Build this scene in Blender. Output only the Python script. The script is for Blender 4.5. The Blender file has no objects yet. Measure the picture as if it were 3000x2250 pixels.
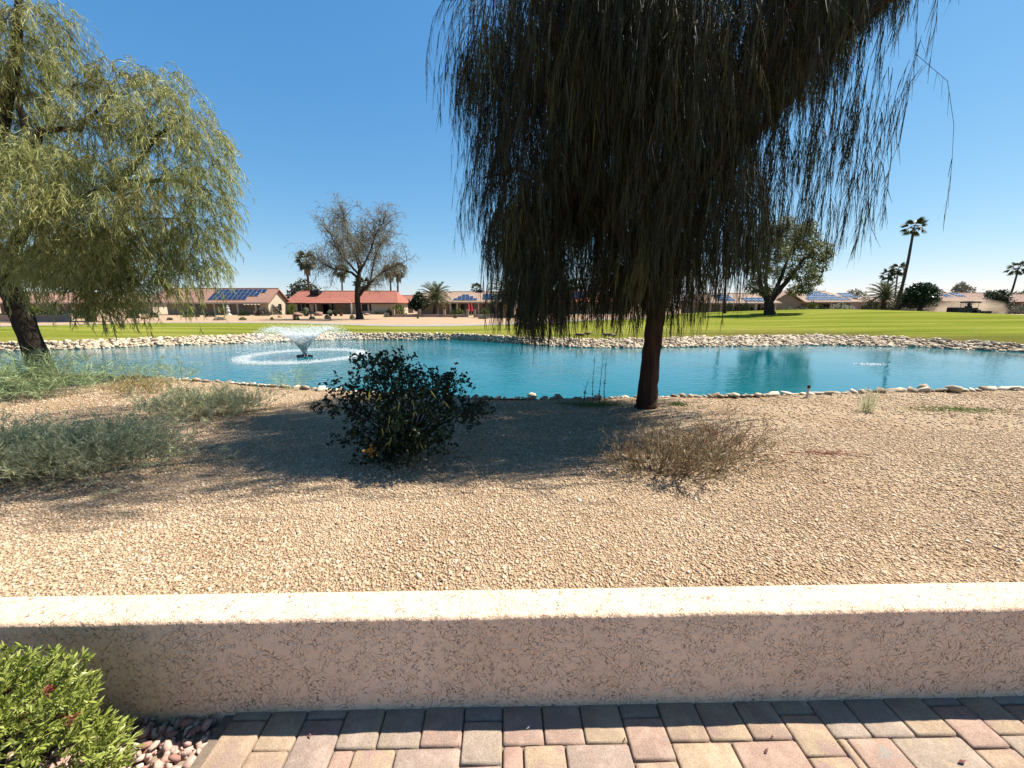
import bpy, bmesh, math, random
import numpy as np
from mathutils import Vector, Matrix

S = bpy.context.scene
COL = S.collection
rng = np.random.default_rng(7)
random.seed(7)

# ------------------------------------------------------------------ camera
F, CX, CY, H = 1120.0, 1500.0, 1125.0, 1.58
PITCH = math.atan(228 / F)
CP, SP = math.cos(PITCH), math.sin(PITCH)
cam = bpy.data.cameras.new('camera')
cam.lens, cam.sensor_width, cam.clip_start, cam.clip_end = 36 * F / 3000, 36, 0.05, 9000
camo = bpy.data.objects.new('camera', cam)
camo.location = (0, 0, H)
camo.rotation_euler = (math.pi / 2 - PITCH, 0, 0)
COL.objects.link(camo)
S.camera = camo

# ------------------------------------------------------------------ light
EL = math.radians(57)
SDIR = Vector((math.cos(EL) * .935, math.cos(EL) * .355, math.sin(EL))).normalized()
w = bpy.data.worlds.new('World'); S.world = w; w.use_nodes = True
nt = w.node_tree
sky = nt.nodes.new('ShaderNodeTexSky'); sky.sky_type = 'NISHITA'; sky.sun_disc = False
sky.sun_elevation = EL; sky.sun_rotation = math.atan2(SDIR.x, SDIR.y)
sky.air_density = 1.0; sky.dust_density = 0.1; sky.ozone_density = 1.4; sky.altitude = 300
bg = nt.nodes['Background']; bg.inputs['Strength'].default_value = 0.068
# clear desert air: one even colour grade over the whole sky
sp = nt.nodes.new('ShaderNodeSeparateColor'); cb = nt.nodes.new('ShaderNodeCombineColor'); nt.links.new(sky.outputs[0], sp.inputs[0])
for ch, (ex, mu) in enumerate(((1.16, .45), (.74, 1.06), (.46, 2.1))):
    pw = nt.nodes.new('ShaderNodeMath'); pw.operation = 'POWER'; pw.inputs[1].default_value = ex
    mm = nt.nodes.new('ShaderNodeMath'); mm.operation = 'MULTIPLY'; mm.inputs[1].default_value = mu
    nt.links.new(sp.outputs[ch], pw.inputs[0]); nt.links.new(pw.outputs[0], mm.inputs[0]); nt.links.new(mm.outputs[0], cb.inputs[ch])
nt.links.new(cb.outputs[0], bg.inputs[0])
sl = bpy.data.lights.new('sun', 'SUN'); sl.energy = 5.0; sl.angle = math.radians(.53); sl.color = (1, .95, .86)
so = bpy.data.objects.new('sun', sl); COL.objects.link(so)
so.rotation_euler = SDIR.to_track_quat('Z', 'Y').to_euler()
S.view_settings.view_transform = 'Standard'; S.view_settings.look = 'None'
S.view_settings.exposure = 1.42; S.view_settings.gamma = 1
S.cycles.max_bounces = 6; S.cycles.transparent_max_bounces = 8
S.cycles.volume_bounces = 1

# ------------------------------------------------------------------ pixel helpers (directions only)
def ray(px, py):
    v = (py - CY) / F
    return np.array([(px - CX) / F, CP - v * SP, -(SP + v * CP)])
def pix(px, py, z):
    d = ray(px, py); t = (z - H) / d[2]
    return np.array([d[0] * t, d[1] * t, z])
def X(px, D, z=1.0):
    return (px - CX) / F * (D * CP + (H - z) * SP)
def Zat(py, D):
    d = ray(CX, py); return H + D * d[2] / d[1]
def at(px, py, D):
    z = Zat(py, D); return np.array([X(px, D, z), D, z])

# ------------------------------------------------------------------ terrain
ZW = -0.6
def curve(pts, z, ends):
    P = [tuple(pix(a, b, z)[:2]) for a, b in pts] + ends
    P.sort(); a = np.array(P)
    return lambda x: np.interp(x, a[:, 0], a[:, 1])
yn = curve([(0, 1098), (300, 1101), (491, 1110), (700, 1124), (900, 1139), (1100, 1155), (1350, 1165), (1500, 1168), (1700, 1169), (1870, 1164), (2000, 1165), (2150, 1160), (2350, 1157), (2600, 1150), (2750, 1144), (3000, 1143)], -.15, [(-50, 15.5), (-25, 12), (25, 9), (50, 14)])
yf = curve([(0, 1029), (250, 1022), (450, 1013), (600, 1009), (750, 1004), (980, 995), (1350, 996), (1500, 1006), (1600, 1013), (1700, 1018), (1900, 1019), (2050, 1015), (2400, 1011), (2500, 1012), (2700, 1017), (2900, 1027), (3000, 1031)], ZW, [(-50, 16), (50, 14.5)])
yb = curve([(0, 1007), (250, 1000), (500, 990), (750, 982), (980, 978), (1350, 980), (1500, 988), (1700, 995), (1900, 995), (2050, 988), (2400, 984), (2600, 988), (2800, 998), (3000, 1008)], -.25, [(-50, 17), (50, 15.5)])
yl = curve([(0, 957), (450, 946), (830, 947), (1150, 952), (1300, 952), (1500, 950), (1600, 946), (1700, 940), (1870, 935)], 0, [(-150, 30), (30, 68), (40, 72), (150, 70)])
def sstep(t):
    t = np.clip(t, 0, 1); return t * t * (3 - 2 * t)
def mound(x, y):
    return 1.12 * np.exp(-((x - 50) / 22) ** 2 - ((y - 60) / 15) ** 2)
def wob(x, y):
    return .02 * np.sin(x * 1.3 + y * .7) + .015 * np.sin(x * 2.9 - y * 2.1 + 1)
def yard(x, y):
    t = np.clip((y - 1.4) / (yn(x) - 1.4), 0, 1)
    return .03 - .18 * t + wob(x, y) * np.clip((y - 1.4) * 1.5, 0, 1)
def tz(x, y):
    n, f, b = yn(x), yf(x), yb(x)
    zb = -.25 + .25 * sstep((y - b) / 14) + mound(x, y) + np.where(y > b + 3, .02 * np.sin(x * .3) * np.cos(y * .23), 0)
    r = np.where(y < n, yard(x, y), np.where(y < f, ZW, np.where(y < b, ZW + (y - f) / np.maximum(b - f, .01) * .35, zb)))
    return r
def hit(px, py):
    d = ray(px, py)
    ts = np.geomspace(1.2, 400, 6000)
    p = np.array([0, 0, H])[None] + d[None] * ts[:, None]
    g = p[:, 2] - tz(p[:, 0], p[:, 1])
    i = np.argmax(g < 0)
    q = p[i].copy(); q[2] = float(tz(q[0], q[1])); return q

# ------------------------------------------------------------------ materials
KA = .57   # common albedo level for this exposure
def lin(c, k=1.): return tuple(q * k for q in c) + (1,)
def newmat(name):
    m = bpy.data.materials.new(name); m.use_nodes = True
    n = m.node_tree; return m, n, n.nodes['Principled BSDF']
def nd(n, t, **k):
    o = n.nodes.new('ShaderNode' + t)
    for a, b in k.items():
        if hasattr(o, a): setattr(o, a, b)
        else: o.inputs[a.replace('_', ' ')].default_value = b
    return o
def ramp(n, stops, k=None):
    k = KA if k is None else k
    r = n.nodes.new('ShaderNodeValToRGB'); e = r.color_ramp.elements
    while len(e) < len(stops): e.new(.5)
    for q, (p, c) in zip(e, stops): q.position = p; q.color = lin(c, k)
    return r
def mat(name, cols, scale=3., rough=.85, bump=0., bscale=None, spec=.25, stretch=None, detail=5, metal=0, bdist=.02):
    m, n, b = newmat(name)
    tc = nd(n, 'TexCoord'); src = tc.outputs['Object']
    if stretch:
        mp = nd(n, 'Mapping'); mp.inputs['Scale'].default_value = stretch
        n.links.new(src, mp.inputs[0]); src = mp.outputs[0]
    if len(cols) > 1:
        ns = nd(n, 'TexNoise', Scale=scale, Detail=detail, Roughness=.62)
        n.links.new(src, ns.inputs['Vector'])
        k = len(cols)
        r = ramp(n, [(.3 + .4 * i / (k - 1), c) for i, c in enumerate(cols)])
        n.links.new(ns.outputs[0], r.inputs[0]); n.links.new(r.outputs[0], b.inputs['Base Color'])
    else: b.inputs['Base Color'].default_value = lin(cols[0], KA)
    b.inputs['Roughness'].default_value = rough; b.inputs['Specular IOR Level'].default_value = spec
    b.inputs['Metallic'].default_value = metal
    if bump:
        n2 = nd(n, 'TexNoise', Scale=bscale or scale * 6, Detail=6); n.links.new(src, n2.inputs['Vector'])
        bp = nd(n, 'Bump', Strength=bump, Distance=bdist); n.links.new(n2.outputs[0], bp.inputs['Height']); n.links.new(bp.outputs[0], b.inputs['Normal'])
    return m
def leafmat(name, cols, rough=.55, trans=.25, spec=.3):
    m, n, b = newmat(name)
    a = nd(n, 'Attribute', attribute_name='tint')
    k = len(cols); r = ramp(n, [(i / max(k - 1, 1), c) for i, c in enumerate(cols)])
    n.links.new(a.outputs['Fac'], r.inputs[0]); n.links.new(r.outputs[0], b.inputs['Base Color'])
    b.inputs['Roughness'].default_value = rough; b.inputs['Specular IOR Level'].default_value = spec
    if trans:
        t = nd(n, 'BsdfTranslucent'); n.links.new(r.outputs[0], t.inputs[0])
        mx = nd(n, 'MixShader'); mx.inputs[0].default_value = trans
        n.links.new(b.outputs[0], mx.inputs[1]); n.links.new(t.outputs[0], mx.inputs[2])
        n.links.new(mx.outputs[0], n.nodes['Material Output'].inputs[0])
    return m
MT = {}
def gravelmat(name, cols, dark, vs):
    m, n, b = newmat(name)
    tc = nd(n, 'TexCoord')
    vo = nd(n, 'TexVoronoi', Scale=vs); n.links.new(tc.outputs['Object'], vo.inputs['Vector'])
    sx = nd(n, 'SeparateColor'); n.links.new(vo.outputs['Color'], sx.inputs[0])
    k = len(cols); r = ramp(n, [(i / (k - 1), c) for i, c in enumerate(cols)])
    n.links.new(sx.outputs[0], r.inputs[0])
    big = nd(n, 'TexNoise', Scale=.9, Detail=5); n.links.new(tc.outputs['Object'], big.inputs['Vector'])
    r2 = ramp(n, [(.35, dark), (.62, (1, 1, 1))], 1); n.links.new(big.outputs[0], r2.inputs[0])
    mx = nd(n, 'Mix', data_type='RGBA', blend_type='MULTIPLY'); mx.inputs[0].default_value = 1
    n.links.new(r.outputs[0], mx.inputs[6]); n.links.new(r2.outputs[0], mx.inputs[7])
    n.links.new(mx.outputs[2], b.inputs['Base Color']); b.inputs['Roughness'].default_value = .9
    b.inputs['Specular IOR Level'].default_value = .15
    bp = nd(n, 'Bump', Strength=.9, Distance=.02, invert=True); n.links.new(vo.outputs['Distance'], bp.inputs['Height'])
    n.links.new(bp.outputs[0], b.inputs['Normal'])
    return m
GC = [(.38, .255, .155), (.54, .38, .23), (.64, .47, .295), (.72, .56, .38), (.50, .335, .205)]
MT['gravel'] = gravelmat('tan_gravel', GC, (.78, .72, .66), 78)
MT['fargravel'] = gravelmat('pale_desert_gravel', [(.44, .29, .18), (.52, .36, .23), (.58, .42, .28)], (.86, .82, .78), 9)
MT['ground'] = mat('desert_soil', [(.40, .29, .19), (.50, .37, .25)], .2, .95)
MT['pebble'] = leafmat('gravel_stone', [(c[0] * 1.10, c[1] * 1.08, c[2] * 1.10) for c in GC] + [(.86, .74, .58)], .9, 0, .15)
MT['riprap'] = leafmat('riprap_stone', [(.34, .24, .16), (.60, .47, .32), (.76, .62, .44), (.86, .73, .54), (.46, .35, .24)], .9, 0, .15)
MT['bank'] = mat('bank_soil', [(.28, .21, .14), (.40, .31, .22)], 4, .95, .5)
MT['pinkrock'] = leafmat('pink_river_rock', [(.40, .21, .16), (.60, .38, .30), (.70, .51, .40), (.52, .31, .26), (.74, .58, .47)], .85, 0, .2)
MT['trunk'] = mat('brown_bark', [(.03, .017, .011), (.08, .042, .028), (.13, .075, .05)], 9, .95, 1., 22, .1, (1, 1, .16), bdist=.05)
MT['trunk2'] = mat('grey_bark', [(.035, .026, .018), (.085, .065, .048)], 6, .95, .8, 16, .1, (1, 1, .25), bdist=.05)
MT['palmtrunk'] = mat('palm_bark', [(.07, .05, .035), (.15, .11, .08)], 6, .95, .7, 10, .1, (1, 1, 5))
MT['acacia'] = leafmat('backlit_acacia_leaf', [(.014, .016, .005), (.034, .038, .010), (.062, .066, .015), (.17, .165, .032)], .6, .16)  # leaf colour painted dark for the backlit crown; top tone mimics sunlit strands
MT['acacia2'] = leafmat('sunny_acacia_leaf', [(.17, .155, .04), (.38, .365, .10), (.55, .52, .155), (.52, .60, .24), (.68, .60, .20)], .5, .42)  # brighter copy of the acacia leaf, with sunlight put into its colour
MT['bare'] = leafmat('dry_grey_leaf', [(.17, .155, .11), (.30, .28, .20), (.44, .42, .31)], .8, .3)
MT['olive'] = leafmat('olive_leaf', [(.035, .05, .018), (.075, .095, .035), (.13, .14, .06)], .6, .15)
MT['olivetree'] = leafmat('sunlit_olive_leaf', [(.09, .105, .035), (.22, .235, .085), (.37, .36, .15), (.48, .45, .20)], .6, .35)  # lighter olive leaf, the sunlight on it put into the colour
MT['drybush'] = leafmat('olive_brown_stem', [(.14, .08, .04), (.30, .19, .09), (.48, .36, .19), (.78, .68, .45)], .8, .1)
MT['ochre'] = leafmat('ochre_dry_stem', [(.22, .15, .05), (.40, .30, .10), (.50, .42, .18)], .8, .1)
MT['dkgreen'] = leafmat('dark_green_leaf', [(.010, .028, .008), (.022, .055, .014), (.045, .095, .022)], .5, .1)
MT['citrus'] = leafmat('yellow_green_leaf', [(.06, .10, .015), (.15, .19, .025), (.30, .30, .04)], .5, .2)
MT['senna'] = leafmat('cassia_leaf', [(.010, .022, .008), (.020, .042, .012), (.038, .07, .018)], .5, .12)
MT['sage'] = leafmat('grey_green_stem', [(.32, .27, .13), (.60, .58, .30), (.86, .87, .50), (1.05, 1.0, .66)], .7, .35)
MT['grassy'] = leafmat('pale_green_stem', [(.22, .29, .11), (.44, .56, .24), (.70, .82, .46)], .6, .3)
MT['hedge'] = leafmat('bottlebrush_leaf', [(.13, .17, .03), (.28, .34, .055), (.44, .50, .10), (.60, .62, .18)], .42, .25, .45)
MT['grassblade'] = leafmat('grass_blade', [(.08, .14, .02), (.16, .26, .03), (.26, .34, .06)], .6, .25)
MT['drystem'] = leafmat('dry_stem', [(.20, .13, .07), (.42, .33, .18), (.75, .68, .46)], .8, .05)
MT['redflower'] = leafmat('red_flower', [(.26, .05, .035), (.42, .10, .06), (.30, .04, .05)], .6, .2)
MT['palmleaf'] = leafmat('palm_leaf', [(.03, .05, .015), (.07, .10, .03), (.13, .15, .05)], .5, .12)
MT['phoenix'] = leafmat('date_palm_leaf', [(.06, .075, .025), (.13, .15, .05), (.22, .22, .09)], .5, .15)
MT['orange'] = leafmat('orange_flower', [(.12, .12, .02), (.45, .22, .02), (.60, .32, .03)], .6, .2)
MT['pinkfl'] = leafmat('pink_blossom', [(.04, .06, .025), (.09, .10, .05), (.45, .30, .30)], .6, .1)
MT['whitefl'] = leafmat('white_blossom', [(.16, .20, .09), (.40, .42, .30), (.72, .72, .62)], .6, .2)
MT['silver'] = leafmat('silvery_shrub_leaf', [(.20, .19, .13), (.32, .31, .22), (.42, .40, .30)], .8, .1)
MT['spray'] = leafmat('spray_droplet', [(1.5, 1.58, 1.62), (1.6, 1.65, 1.66), (1.68, 1.7, 1.7)], .25, .55, .5)
MT['stucco_tan'] = mat('tan_stucco', [(.46, .33, .22), (.53, .39, .27)], 2, .95, .3, 30)
MT['stucco_cream'] = mat('cream_stucco', [(.62, .50, .36), (.70, .58, .43)], 2, .95, .3, 30)
MT['stucco_pink'] = mat('pink_stucco', [(.50, .35, .28), (.57, .41, .33)], 2, .95, .3, 30)
MT['trim'] = mat('cream_paint', [(.66, .56, .44)], 1, .6)
MT['darktrim'] = mat('brown_paint', [(.10, .05, .035)], 1, .6)
def tilemat(name, a, b):
    m, n, p = newmat(name)
    tc = nd(n, 'TexCoord')
    ns = nd(n, 'TexNoise', Scale=2.5, Detail=4); n.links.new(tc.outputs['Object'], ns.inputs['Vector'])
    r = ramp(n, [(.3, a), (.7, b)]); n.links.new(ns.outputs[0], r.inputs[0]); n.links.new(r.outputs[0], p.inputs['Base Color'])
    wv = nd(n, 'TexWave', wave_type='BANDS', bands_direction='X', Scale=5.2, Distortion=.0); n.links.new(tc.outputs['Object'], wv.inputs['Vector'])
    wz = nd(n, 'TexWave', wave_type='BANDS', bands_direction='Z', wave_profile='SAW', Scale=2.2); n.links.new(tc.outputs['Object'], wz.inputs['Vector'])
    ad = nd(n, 'Math', operation='ADD'); n.links.new(wv.outputs['Fac'], ad.inputs[0]); n.links.new(wz.outputs['Fac'], ad.inputs[1])
    bp = nd(n, 'Bump', Strength=.7, Distance=.05); n.links.new(ad.outputs[0], bp.inputs['Height']); n.links.new(bp.outputs[0], p.inputs['Normal'])
    p.inputs['Roughness'].default_value = .8; p.inputs['Specular IOR Level'].default_value = .2
    return m
MT['roof_red'] = tilemat('red_roof_tile', (.46, .15, .10), (.56, .21, .145))
MT['roof_tan'] = tilemat('tan_roof_tile', (.46, .30, .21), (.58, .41, .30))
MT['roof_brown'] = tilemat('brown_roof_tile', (.34, .20, .15), (.43, .27, .205))
MT['roof_pink'] = tilemat('pink_roof_tile', (.50, .26, .18), (.60, .35, .26))
MT['glass'] = mat('dark_window_glass', [(.012, .014, .018)], 1, .08, spec=.6)
MT['screen'] = mat('dark_sun_screen', [(.02, .022, .03)], 1, .7)
MT['solar'] = mat('solar_cell', [(.015, .03, .075), (.03, .05, .11)], 3, .12, spec=.6)
MT['solarframe'] = mat('solar_frame', [(.55, .57, .60)], 1, .4, metal=.7)
MT['metal_dark'] = mat('dark_painted_metal', [(.012, .013, .018), (.025, .025, .03)], 4, .45)
MT['metal_grey'] = mat('galvanized_sheet', [(.32, .33, .35), (.42, .43, .45)], 4, .5, metal=.3)
MT['rubber'] = mat('black_rubber', [(.012, .012, .012)], 1, .8)
MT['white'] = mat('white_plastic', [(.78, .77, .74)], 1, .6)
MT['stonewhite'] = mat('white_stone', [(.62, .60, .55), (.74, .72, .68)], 5, .9, .3)
MT['red'] = mat('red_canvas', [(.42, .025, .03), (.52, .05, .05)], 4, .9)
MT['cloth_blue'] = mat('blue_shirt', [(.05, .08, .16)], 1, .9)
MT['goose'] = mat('goose_feather', [(.05, .035, .025), (.16, .12, .08), (.30, .26, .20)], 7, .9)
MT['boulder'] = mat('rust_boulder', [(.30, .16, .10), (.46, .30, .21)], 3, .95, .6)
MT['terracotta'] = mat('terracotta_pot', [(.32, .13, .08)], 1, .9)
MT['cactus'] = mat('cactus_skin', [(.08, .10, .05), (.15, .16, .08)], 9, .8, .6)
MT['sand'] = mat('joint_sand', [(.20, .15, .11), (.30, .23, .17)], 60, .95, .4)
MT['asphalt'] = mat('worn_path', [(.30, .27, .24), (.40, .36, .31)], 1.2, .95)
MT['petal'] = mat('dry_petal', [(.20, .07, .07), (.34, .15, .13)], 30, .8)

# lawn
m, n, b = newmat('mown_grass'); MT['lawn'] = m
tc = nd(n, 'TexCoord')
mp = nd(n, 'Mapping'); mp.inputs['Scale'].default_value = (.03, .42, 1); n.links.new(tc.outputs['Object'], mp.inputs[0])
n1 = nd(n, 'TexNoise', Scale=1.6, Detail=5); n.links.new(mp.outputs[0], n1.inputs['Vector'])
r1 = ramp(n, [(.34, (.13, .17, .024)), (.46, (.205, .235, .036)), (.56, (.27, .28, .05)), (.68, (.35, .33, .09))]); n.links.new(n1.outputs[0], r1.inputs[0])
n2 = nd(n, 'TexNoise', Scale=6, Detail=6, Roughness=.75); n.links.new(tc.outputs['Object'], n2.inputs['Vector'])
r2 = ramp(n, [(.3, (.66, .68, .6)), (.65, (1.1, 1.08, 1.1))], 1); n.links.new(n2.outputs[0], r2.inputs[0])
mx = nd(n, 'Mix', data_type='RGBA', blend_type='MULTIPLY'); mx.inputs[0].default_value = 1
n.links.new(r1.outputs[0], mx.inputs[6]); n.links.new(r2.outputs[0], mx.inputs[7])
at_ = nd(n, 'Attribute', attribute_name='tint')   # worn fringe along the bank (bare, brownish turf)
n3 = nd(n, 'TexNoise', Scale=2.2, Detail=6, Roughness=.7); n.links.new(tc.outputs['Object'], n3.inputs['Vector'])
r3 = ramp(n, [(.34, (0, 0, 0)), (.55, (1, 1, 1))], 1); n.links.new(n3.outputs[0], r3.inputs[0])
ml = nd(n, 'Math', operation='MULTIPLY'); n.links.new(at_.outputs['Fac'], ml.inputs[0]); n.links.new(r3.outputs[0], ml.inputs[1])
m2 = nd(n, 'Mix', data_type='RGBA'); n.links.new(ml.outputs[0], m2.inputs[0]); n.links.new(mx.outputs[2], m2.inputs[6]); m2.inputs[7].default_value = (.085, .068, .024, 1)
n.links.new(m2.outputs[2], b.inputs['Base Color']); b.inputs['Roughness'].default_value = 1; b.inputs['Specular IOR Level'].default_value = .0
bp = nd(n, 'Bump', Strength=.6, Distance=.06); n.links.new(n2.outputs[0], bp.inputs['Height']); n.links.new(bp.outputs[0], b.inputs['Normal'])

# water
m, n, b = newmat('dyed_lake_water'); MT['water'] = m
tc = nd(n, 'TexCoord')
mp = nd(n, 'Mapping'); mp.inputs['Scale'].default_value = (.75, 1.5, 1); mp.inputs['Rotation'].default_value = (0, 0, .25); n.links.new(tc.outputs['Object'], mp.inputs[0])
n1 = nd(n, 'TexNoise', Scale=3.4, Detail=3, Roughness=.5, Distortion=.6); n.links.new(mp.outputs[0], n1.inputs['Vector'])
n2 = nd(n, 'TexNoise', Scale=.22, Detail=2); n.links.new(tc.outputs['Object'], n2.inputs['Vector'])
rr = ramp(n, [(.35, (.25, .25, .25)), (.65, (1, 1, 1))], 1); n.links.new(n2.outputs[0], rr.inputs[0])
ml = nd(n, 'Math', operation='MULTIPLY'); n.links.new(n1.outputs[0], ml.inputs[0]); n.links.new(rr.outputs[0], ml.inputs[1])
dv = nd(n, 'VectorMath', operation='DISTANCE'); n.links.new(tc.outputs['Object'], dv.inputs[0]); dv.inputs[1].default_value = (-9.2, 16.7, -.6)
mr = nd(n, 'MapRange'); n.links.new(dv.outputs['Value'], mr.inputs[0])
for k_, v_ in enumerate((3., 16., 1.15, .26)): mr.inputs[k_ + 1].default_value = v_     # the fountain stirs the water around it
ml2 = nd(n, 'Math', operation='MULTIPLY'); n.links.new(ml.outputs[0], ml2.inputs[0]); n.links.new(mr.outputs[0], ml2.inputs[1]); ml = ml2
bp = nd(n, 'Bump', Strength=.8, Distance=.06); n.links.new(ml.outputs[0], bp.inputs['Height']); n.links.new(bp.outputs[0], b.inputs['Normal'])
b.inputs['Base Color'].default_value = (.001, .080, .100, 1); b.inputs['Roughness'].default_value = .06
b.inputs['IOR'].default_value = 1.33; b.inputs['Specular IOR Level'].default_value = .5

# patio wall stucco: skip-trowel grooves
m, n, b = newmat('trowelled_stucco'); MT['wall'] = m
tc = nd(n, 'TexCoord')
wn = nd(n, 'TexNoise', Scale=9, Detail=4); n.links.new(tc.outputs['Object'], wn.inputs['Vector'])
mxv = nd(n, 'Mix', data_type='RGBA', blend_type='LINEAR_LIGHT'); mxv.inputs[0].default_value = .11
n.links.new(tc.outputs['Object'], mxv.inputs[6]); n.links.new(wn.outputs['Color'], mxv.inputs[7])
mp = nd(n, 'Mapping'); mp.inputs['Scale'].default_value = (1, 1, .38); n.links.new(mxv.outputs[2], mp.inputs[0])
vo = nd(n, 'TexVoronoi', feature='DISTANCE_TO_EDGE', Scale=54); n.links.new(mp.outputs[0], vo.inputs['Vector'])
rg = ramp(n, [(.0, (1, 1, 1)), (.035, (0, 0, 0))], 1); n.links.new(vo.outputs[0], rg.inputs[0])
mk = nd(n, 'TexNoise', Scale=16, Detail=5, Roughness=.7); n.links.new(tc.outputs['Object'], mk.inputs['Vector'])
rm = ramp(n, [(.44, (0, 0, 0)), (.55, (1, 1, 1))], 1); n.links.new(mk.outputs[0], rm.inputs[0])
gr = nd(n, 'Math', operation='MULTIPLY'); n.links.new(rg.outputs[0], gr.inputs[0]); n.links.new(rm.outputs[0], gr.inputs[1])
fine = nd(n, 'TexNoise', Scale=160, Detail=3); n.links.new(tc.outputs['Object'], fine.inputs['Vector'])
med = nd(n, 'TexNoise', Scale=26, Detail=3); n.links.new(tc.outputs['Object'], med.inputs['Vector'])
h1 = nd(n, 'Math', operation='MULTIPLY_ADD'); n.links.new(gr.outputs[0], h1.inputs[0]); h1.inputs[1].default_value = -1.2; n.links.new(med.outputs[0], h1.inputs[2])
h2 = nd(n, 'Math', operation='MULTIPLY_ADD'); n.links.new(fine.outputs[0], h2.inputs[0]); h2.inputs[1].default_value = .16; n.links.new(h1.outputs[0], h2.inputs[2])
bp = nd(n, 'Bump', Strength=1., Distance=.012); n.links.new(h2.outputs[0], bp.inputs['Height']); n.links.new(bp.outputs[0], b.inputs['Normal'])
bn = nd(n, 'TexNoise', Scale=2.2, Detail=4); n.links.new(tc.outputs['Object'], bn.inputs['Vector'])
rb = ramp(n, [(.3, (.60, .405, .275)), (.7, (.67, .47, .33))], 1); n.links.new(bn.outputs[0], rb.inputs[0])
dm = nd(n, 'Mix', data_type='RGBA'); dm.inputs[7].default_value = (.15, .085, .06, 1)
gm = nd(n, 'Math', operation='MULTIPLY'); n.links.new(gr.outputs[0], gm.inputs[0]); gm.inputs[1].default_value = .34  # groove darkening painted into the colour: trapped dirt plus crease shade
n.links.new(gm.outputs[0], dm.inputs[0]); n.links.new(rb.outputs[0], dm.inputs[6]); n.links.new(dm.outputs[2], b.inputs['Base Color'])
b.inputs['Roughness'].default_value = .9; b.inputs['Specular IOR Level'].default_value = .2

PAV = []
def pavermat(name, a, c, d, k):
    m, n, b = newmat(name); tc = nd(n, 'TexCoord'); oi = nd(n, 'ObjectInfo'); ad = nd(n, 'VectorMath', operation='ADD'); n.links.new(tc.outputs['Object'], ad.inputs[0]); n.links.new(oi.outputs['Location'], ad.inputs[1])
    n1 = nd(n, 'TexNoise', Scale=9, Detail=6, Roughness=.65); n.links.new(ad.outputs[0], n1.inputs['Vector'])
    oth = [(.42, .30, .24), (.38, .33, .29), (.50, .39, .27), (.44, .29, .25), (.47, .37, .30), (.42, .33, .27)][k]
    r1 = ramp(n, [(.36, oth), (.47, a), (.56, c), (.68, d)]); n.links.new(n1.outputs[0], r1.inputs[0])
    n2 = nd(n, 'TexNoise', Scale=210, Detail=4, Roughness=.7); n.links.new(ad.outputs[0], n2.inputs['Vector'])
    r2 = ramp(n, [(.3, (.58, .56, .54)), (.55, (1, 1, 1)), (.75, (1.2, 1.2, 1.2))], 1); n.links.new(n2.outputs[0], r2.inputs[0])
    mx = nd(n, 'Mix', data_type='RGBA', blend_type='MULTIPLY'); mx.inputs[0].default_value = .85; n.links.new(r1.outputs[0], mx.inputs[6]); n.links.new(r2.outputs[0], mx.inputs[7])
    n.links.new(mx.outputs[2], b.inputs['Base Color']); b.inputs['Roughness'].default_value = .95; b.inputs['Specular IOR Level'].default_value = .15
    bp = nd(n, 'Bump', Strength=.8, Distance=.003); n.links.new(n2.outputs[0], bp.inputs['Height']); n.links.new(bp.outputs[0], b.inputs['Normal']); return m
for i, (a, c, d) in enumerate([((.42, .31, .23), (.54, .41, .30), (.62, .49, .37)), ((.42, .28, .235), (.53, .38, .32), (.60, .46, .39)), ((.38, .32, .27), (.47, .40, .345), (.58, .49, .42)),
                               ((.46, .36, .25), (.57, .45, .32), (.62, .51, .39)), ((.36, .28, .255), (.47, .37, .335), (.58, .47, .40)), ((.42, .26, .22), (.51, .34, .29), (.55, .41, .35))]):
    a, c, d = [(q[0] * .72 + .14, q[1] * .66 + .11, q[2] * .60 + .085) for q in (a, c, d)]
    PAV.append(pavermat('paver_concrete_%s' % 'abcdef'[i], a, c, d, i))

# ------------------------------------------------------------------ mesh helpers
def npmesh(name, V, Fs, mat=None, tint=None, smooth=False):
    me = bpy.data.meshes.new(name)
    V = np.asarray(V, np.float32)
    if not isinstance(Fs, list): Fs = [Fs]
    Fs = [np.asarray(f, np.int32) for f in Fs if len(f)]
    nl = sum(f.size for f in Fs); npoly = sum(len(f) for f in Fs)
    me.vertices.add(len(V)); me.loops.add(nl); me.polygons.add(npoly)
    me.vertices.foreach_set('co', V.ravel())
    me.loops.foreach_set('vertex_index', np.concatenate([f.ravel() for f in Fs]))
    tot = np.concatenate([np.full(len(f), f.shape[1], np.int32) for f in Fs])
    me.polygons.foreach_set('loop_start', np.concatenate([[0], np.cumsum(tot)[:-1]]).astype(np.int32))
    try: me.polygons.foreach_set('loop_total', tot)
    except Exception: pass
    if smooth: me.polygons.foreach_set('use_smooth', np.ones(npoly, bool))
    if tint is not None:
        a = me.attributes.new('tint', 'FLOAT', 'POINT'); a.data.foreach_set('value', np.asarray(tint, np.float32))
    me.update(calc_edges=True)
    if mat is not None: me.materials.append(MT[mat] if isinstance(mat, str) else mat)
    return me
def link(name, me, parent=None, loc=None, rot=None, scale=None):
    o = bpy.data.objects.new(name, me); COL.objects.link(o)
    if parent is not None: o.parent = parent
    if loc is not None: o.location = [float(q) for q in loc]
    if rot is not None: o.rotation_euler = rot
    if scale is not None: o.scale = scale if hasattr(scale, '__len__') else (scale,) * 3
    return o
def tag(o, label, cat, group=None):
    o['label'] = label; o['category'] = cat
    if group: o['group'] = group
    return o
def thing(name, label, cat, loc=(0, 0, 0), group=None, rotz=0, scale=1):
    o = bpy.data.objects.new(name, None); COL.objects.link(o)
    o.empty_display_size = .2; o.location = [float(q) for q in loc]; o.rotation_euler = (0, 0, rotz); o.scale = (scale,) * 3
    return tag(o, label, cat, group)
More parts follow.
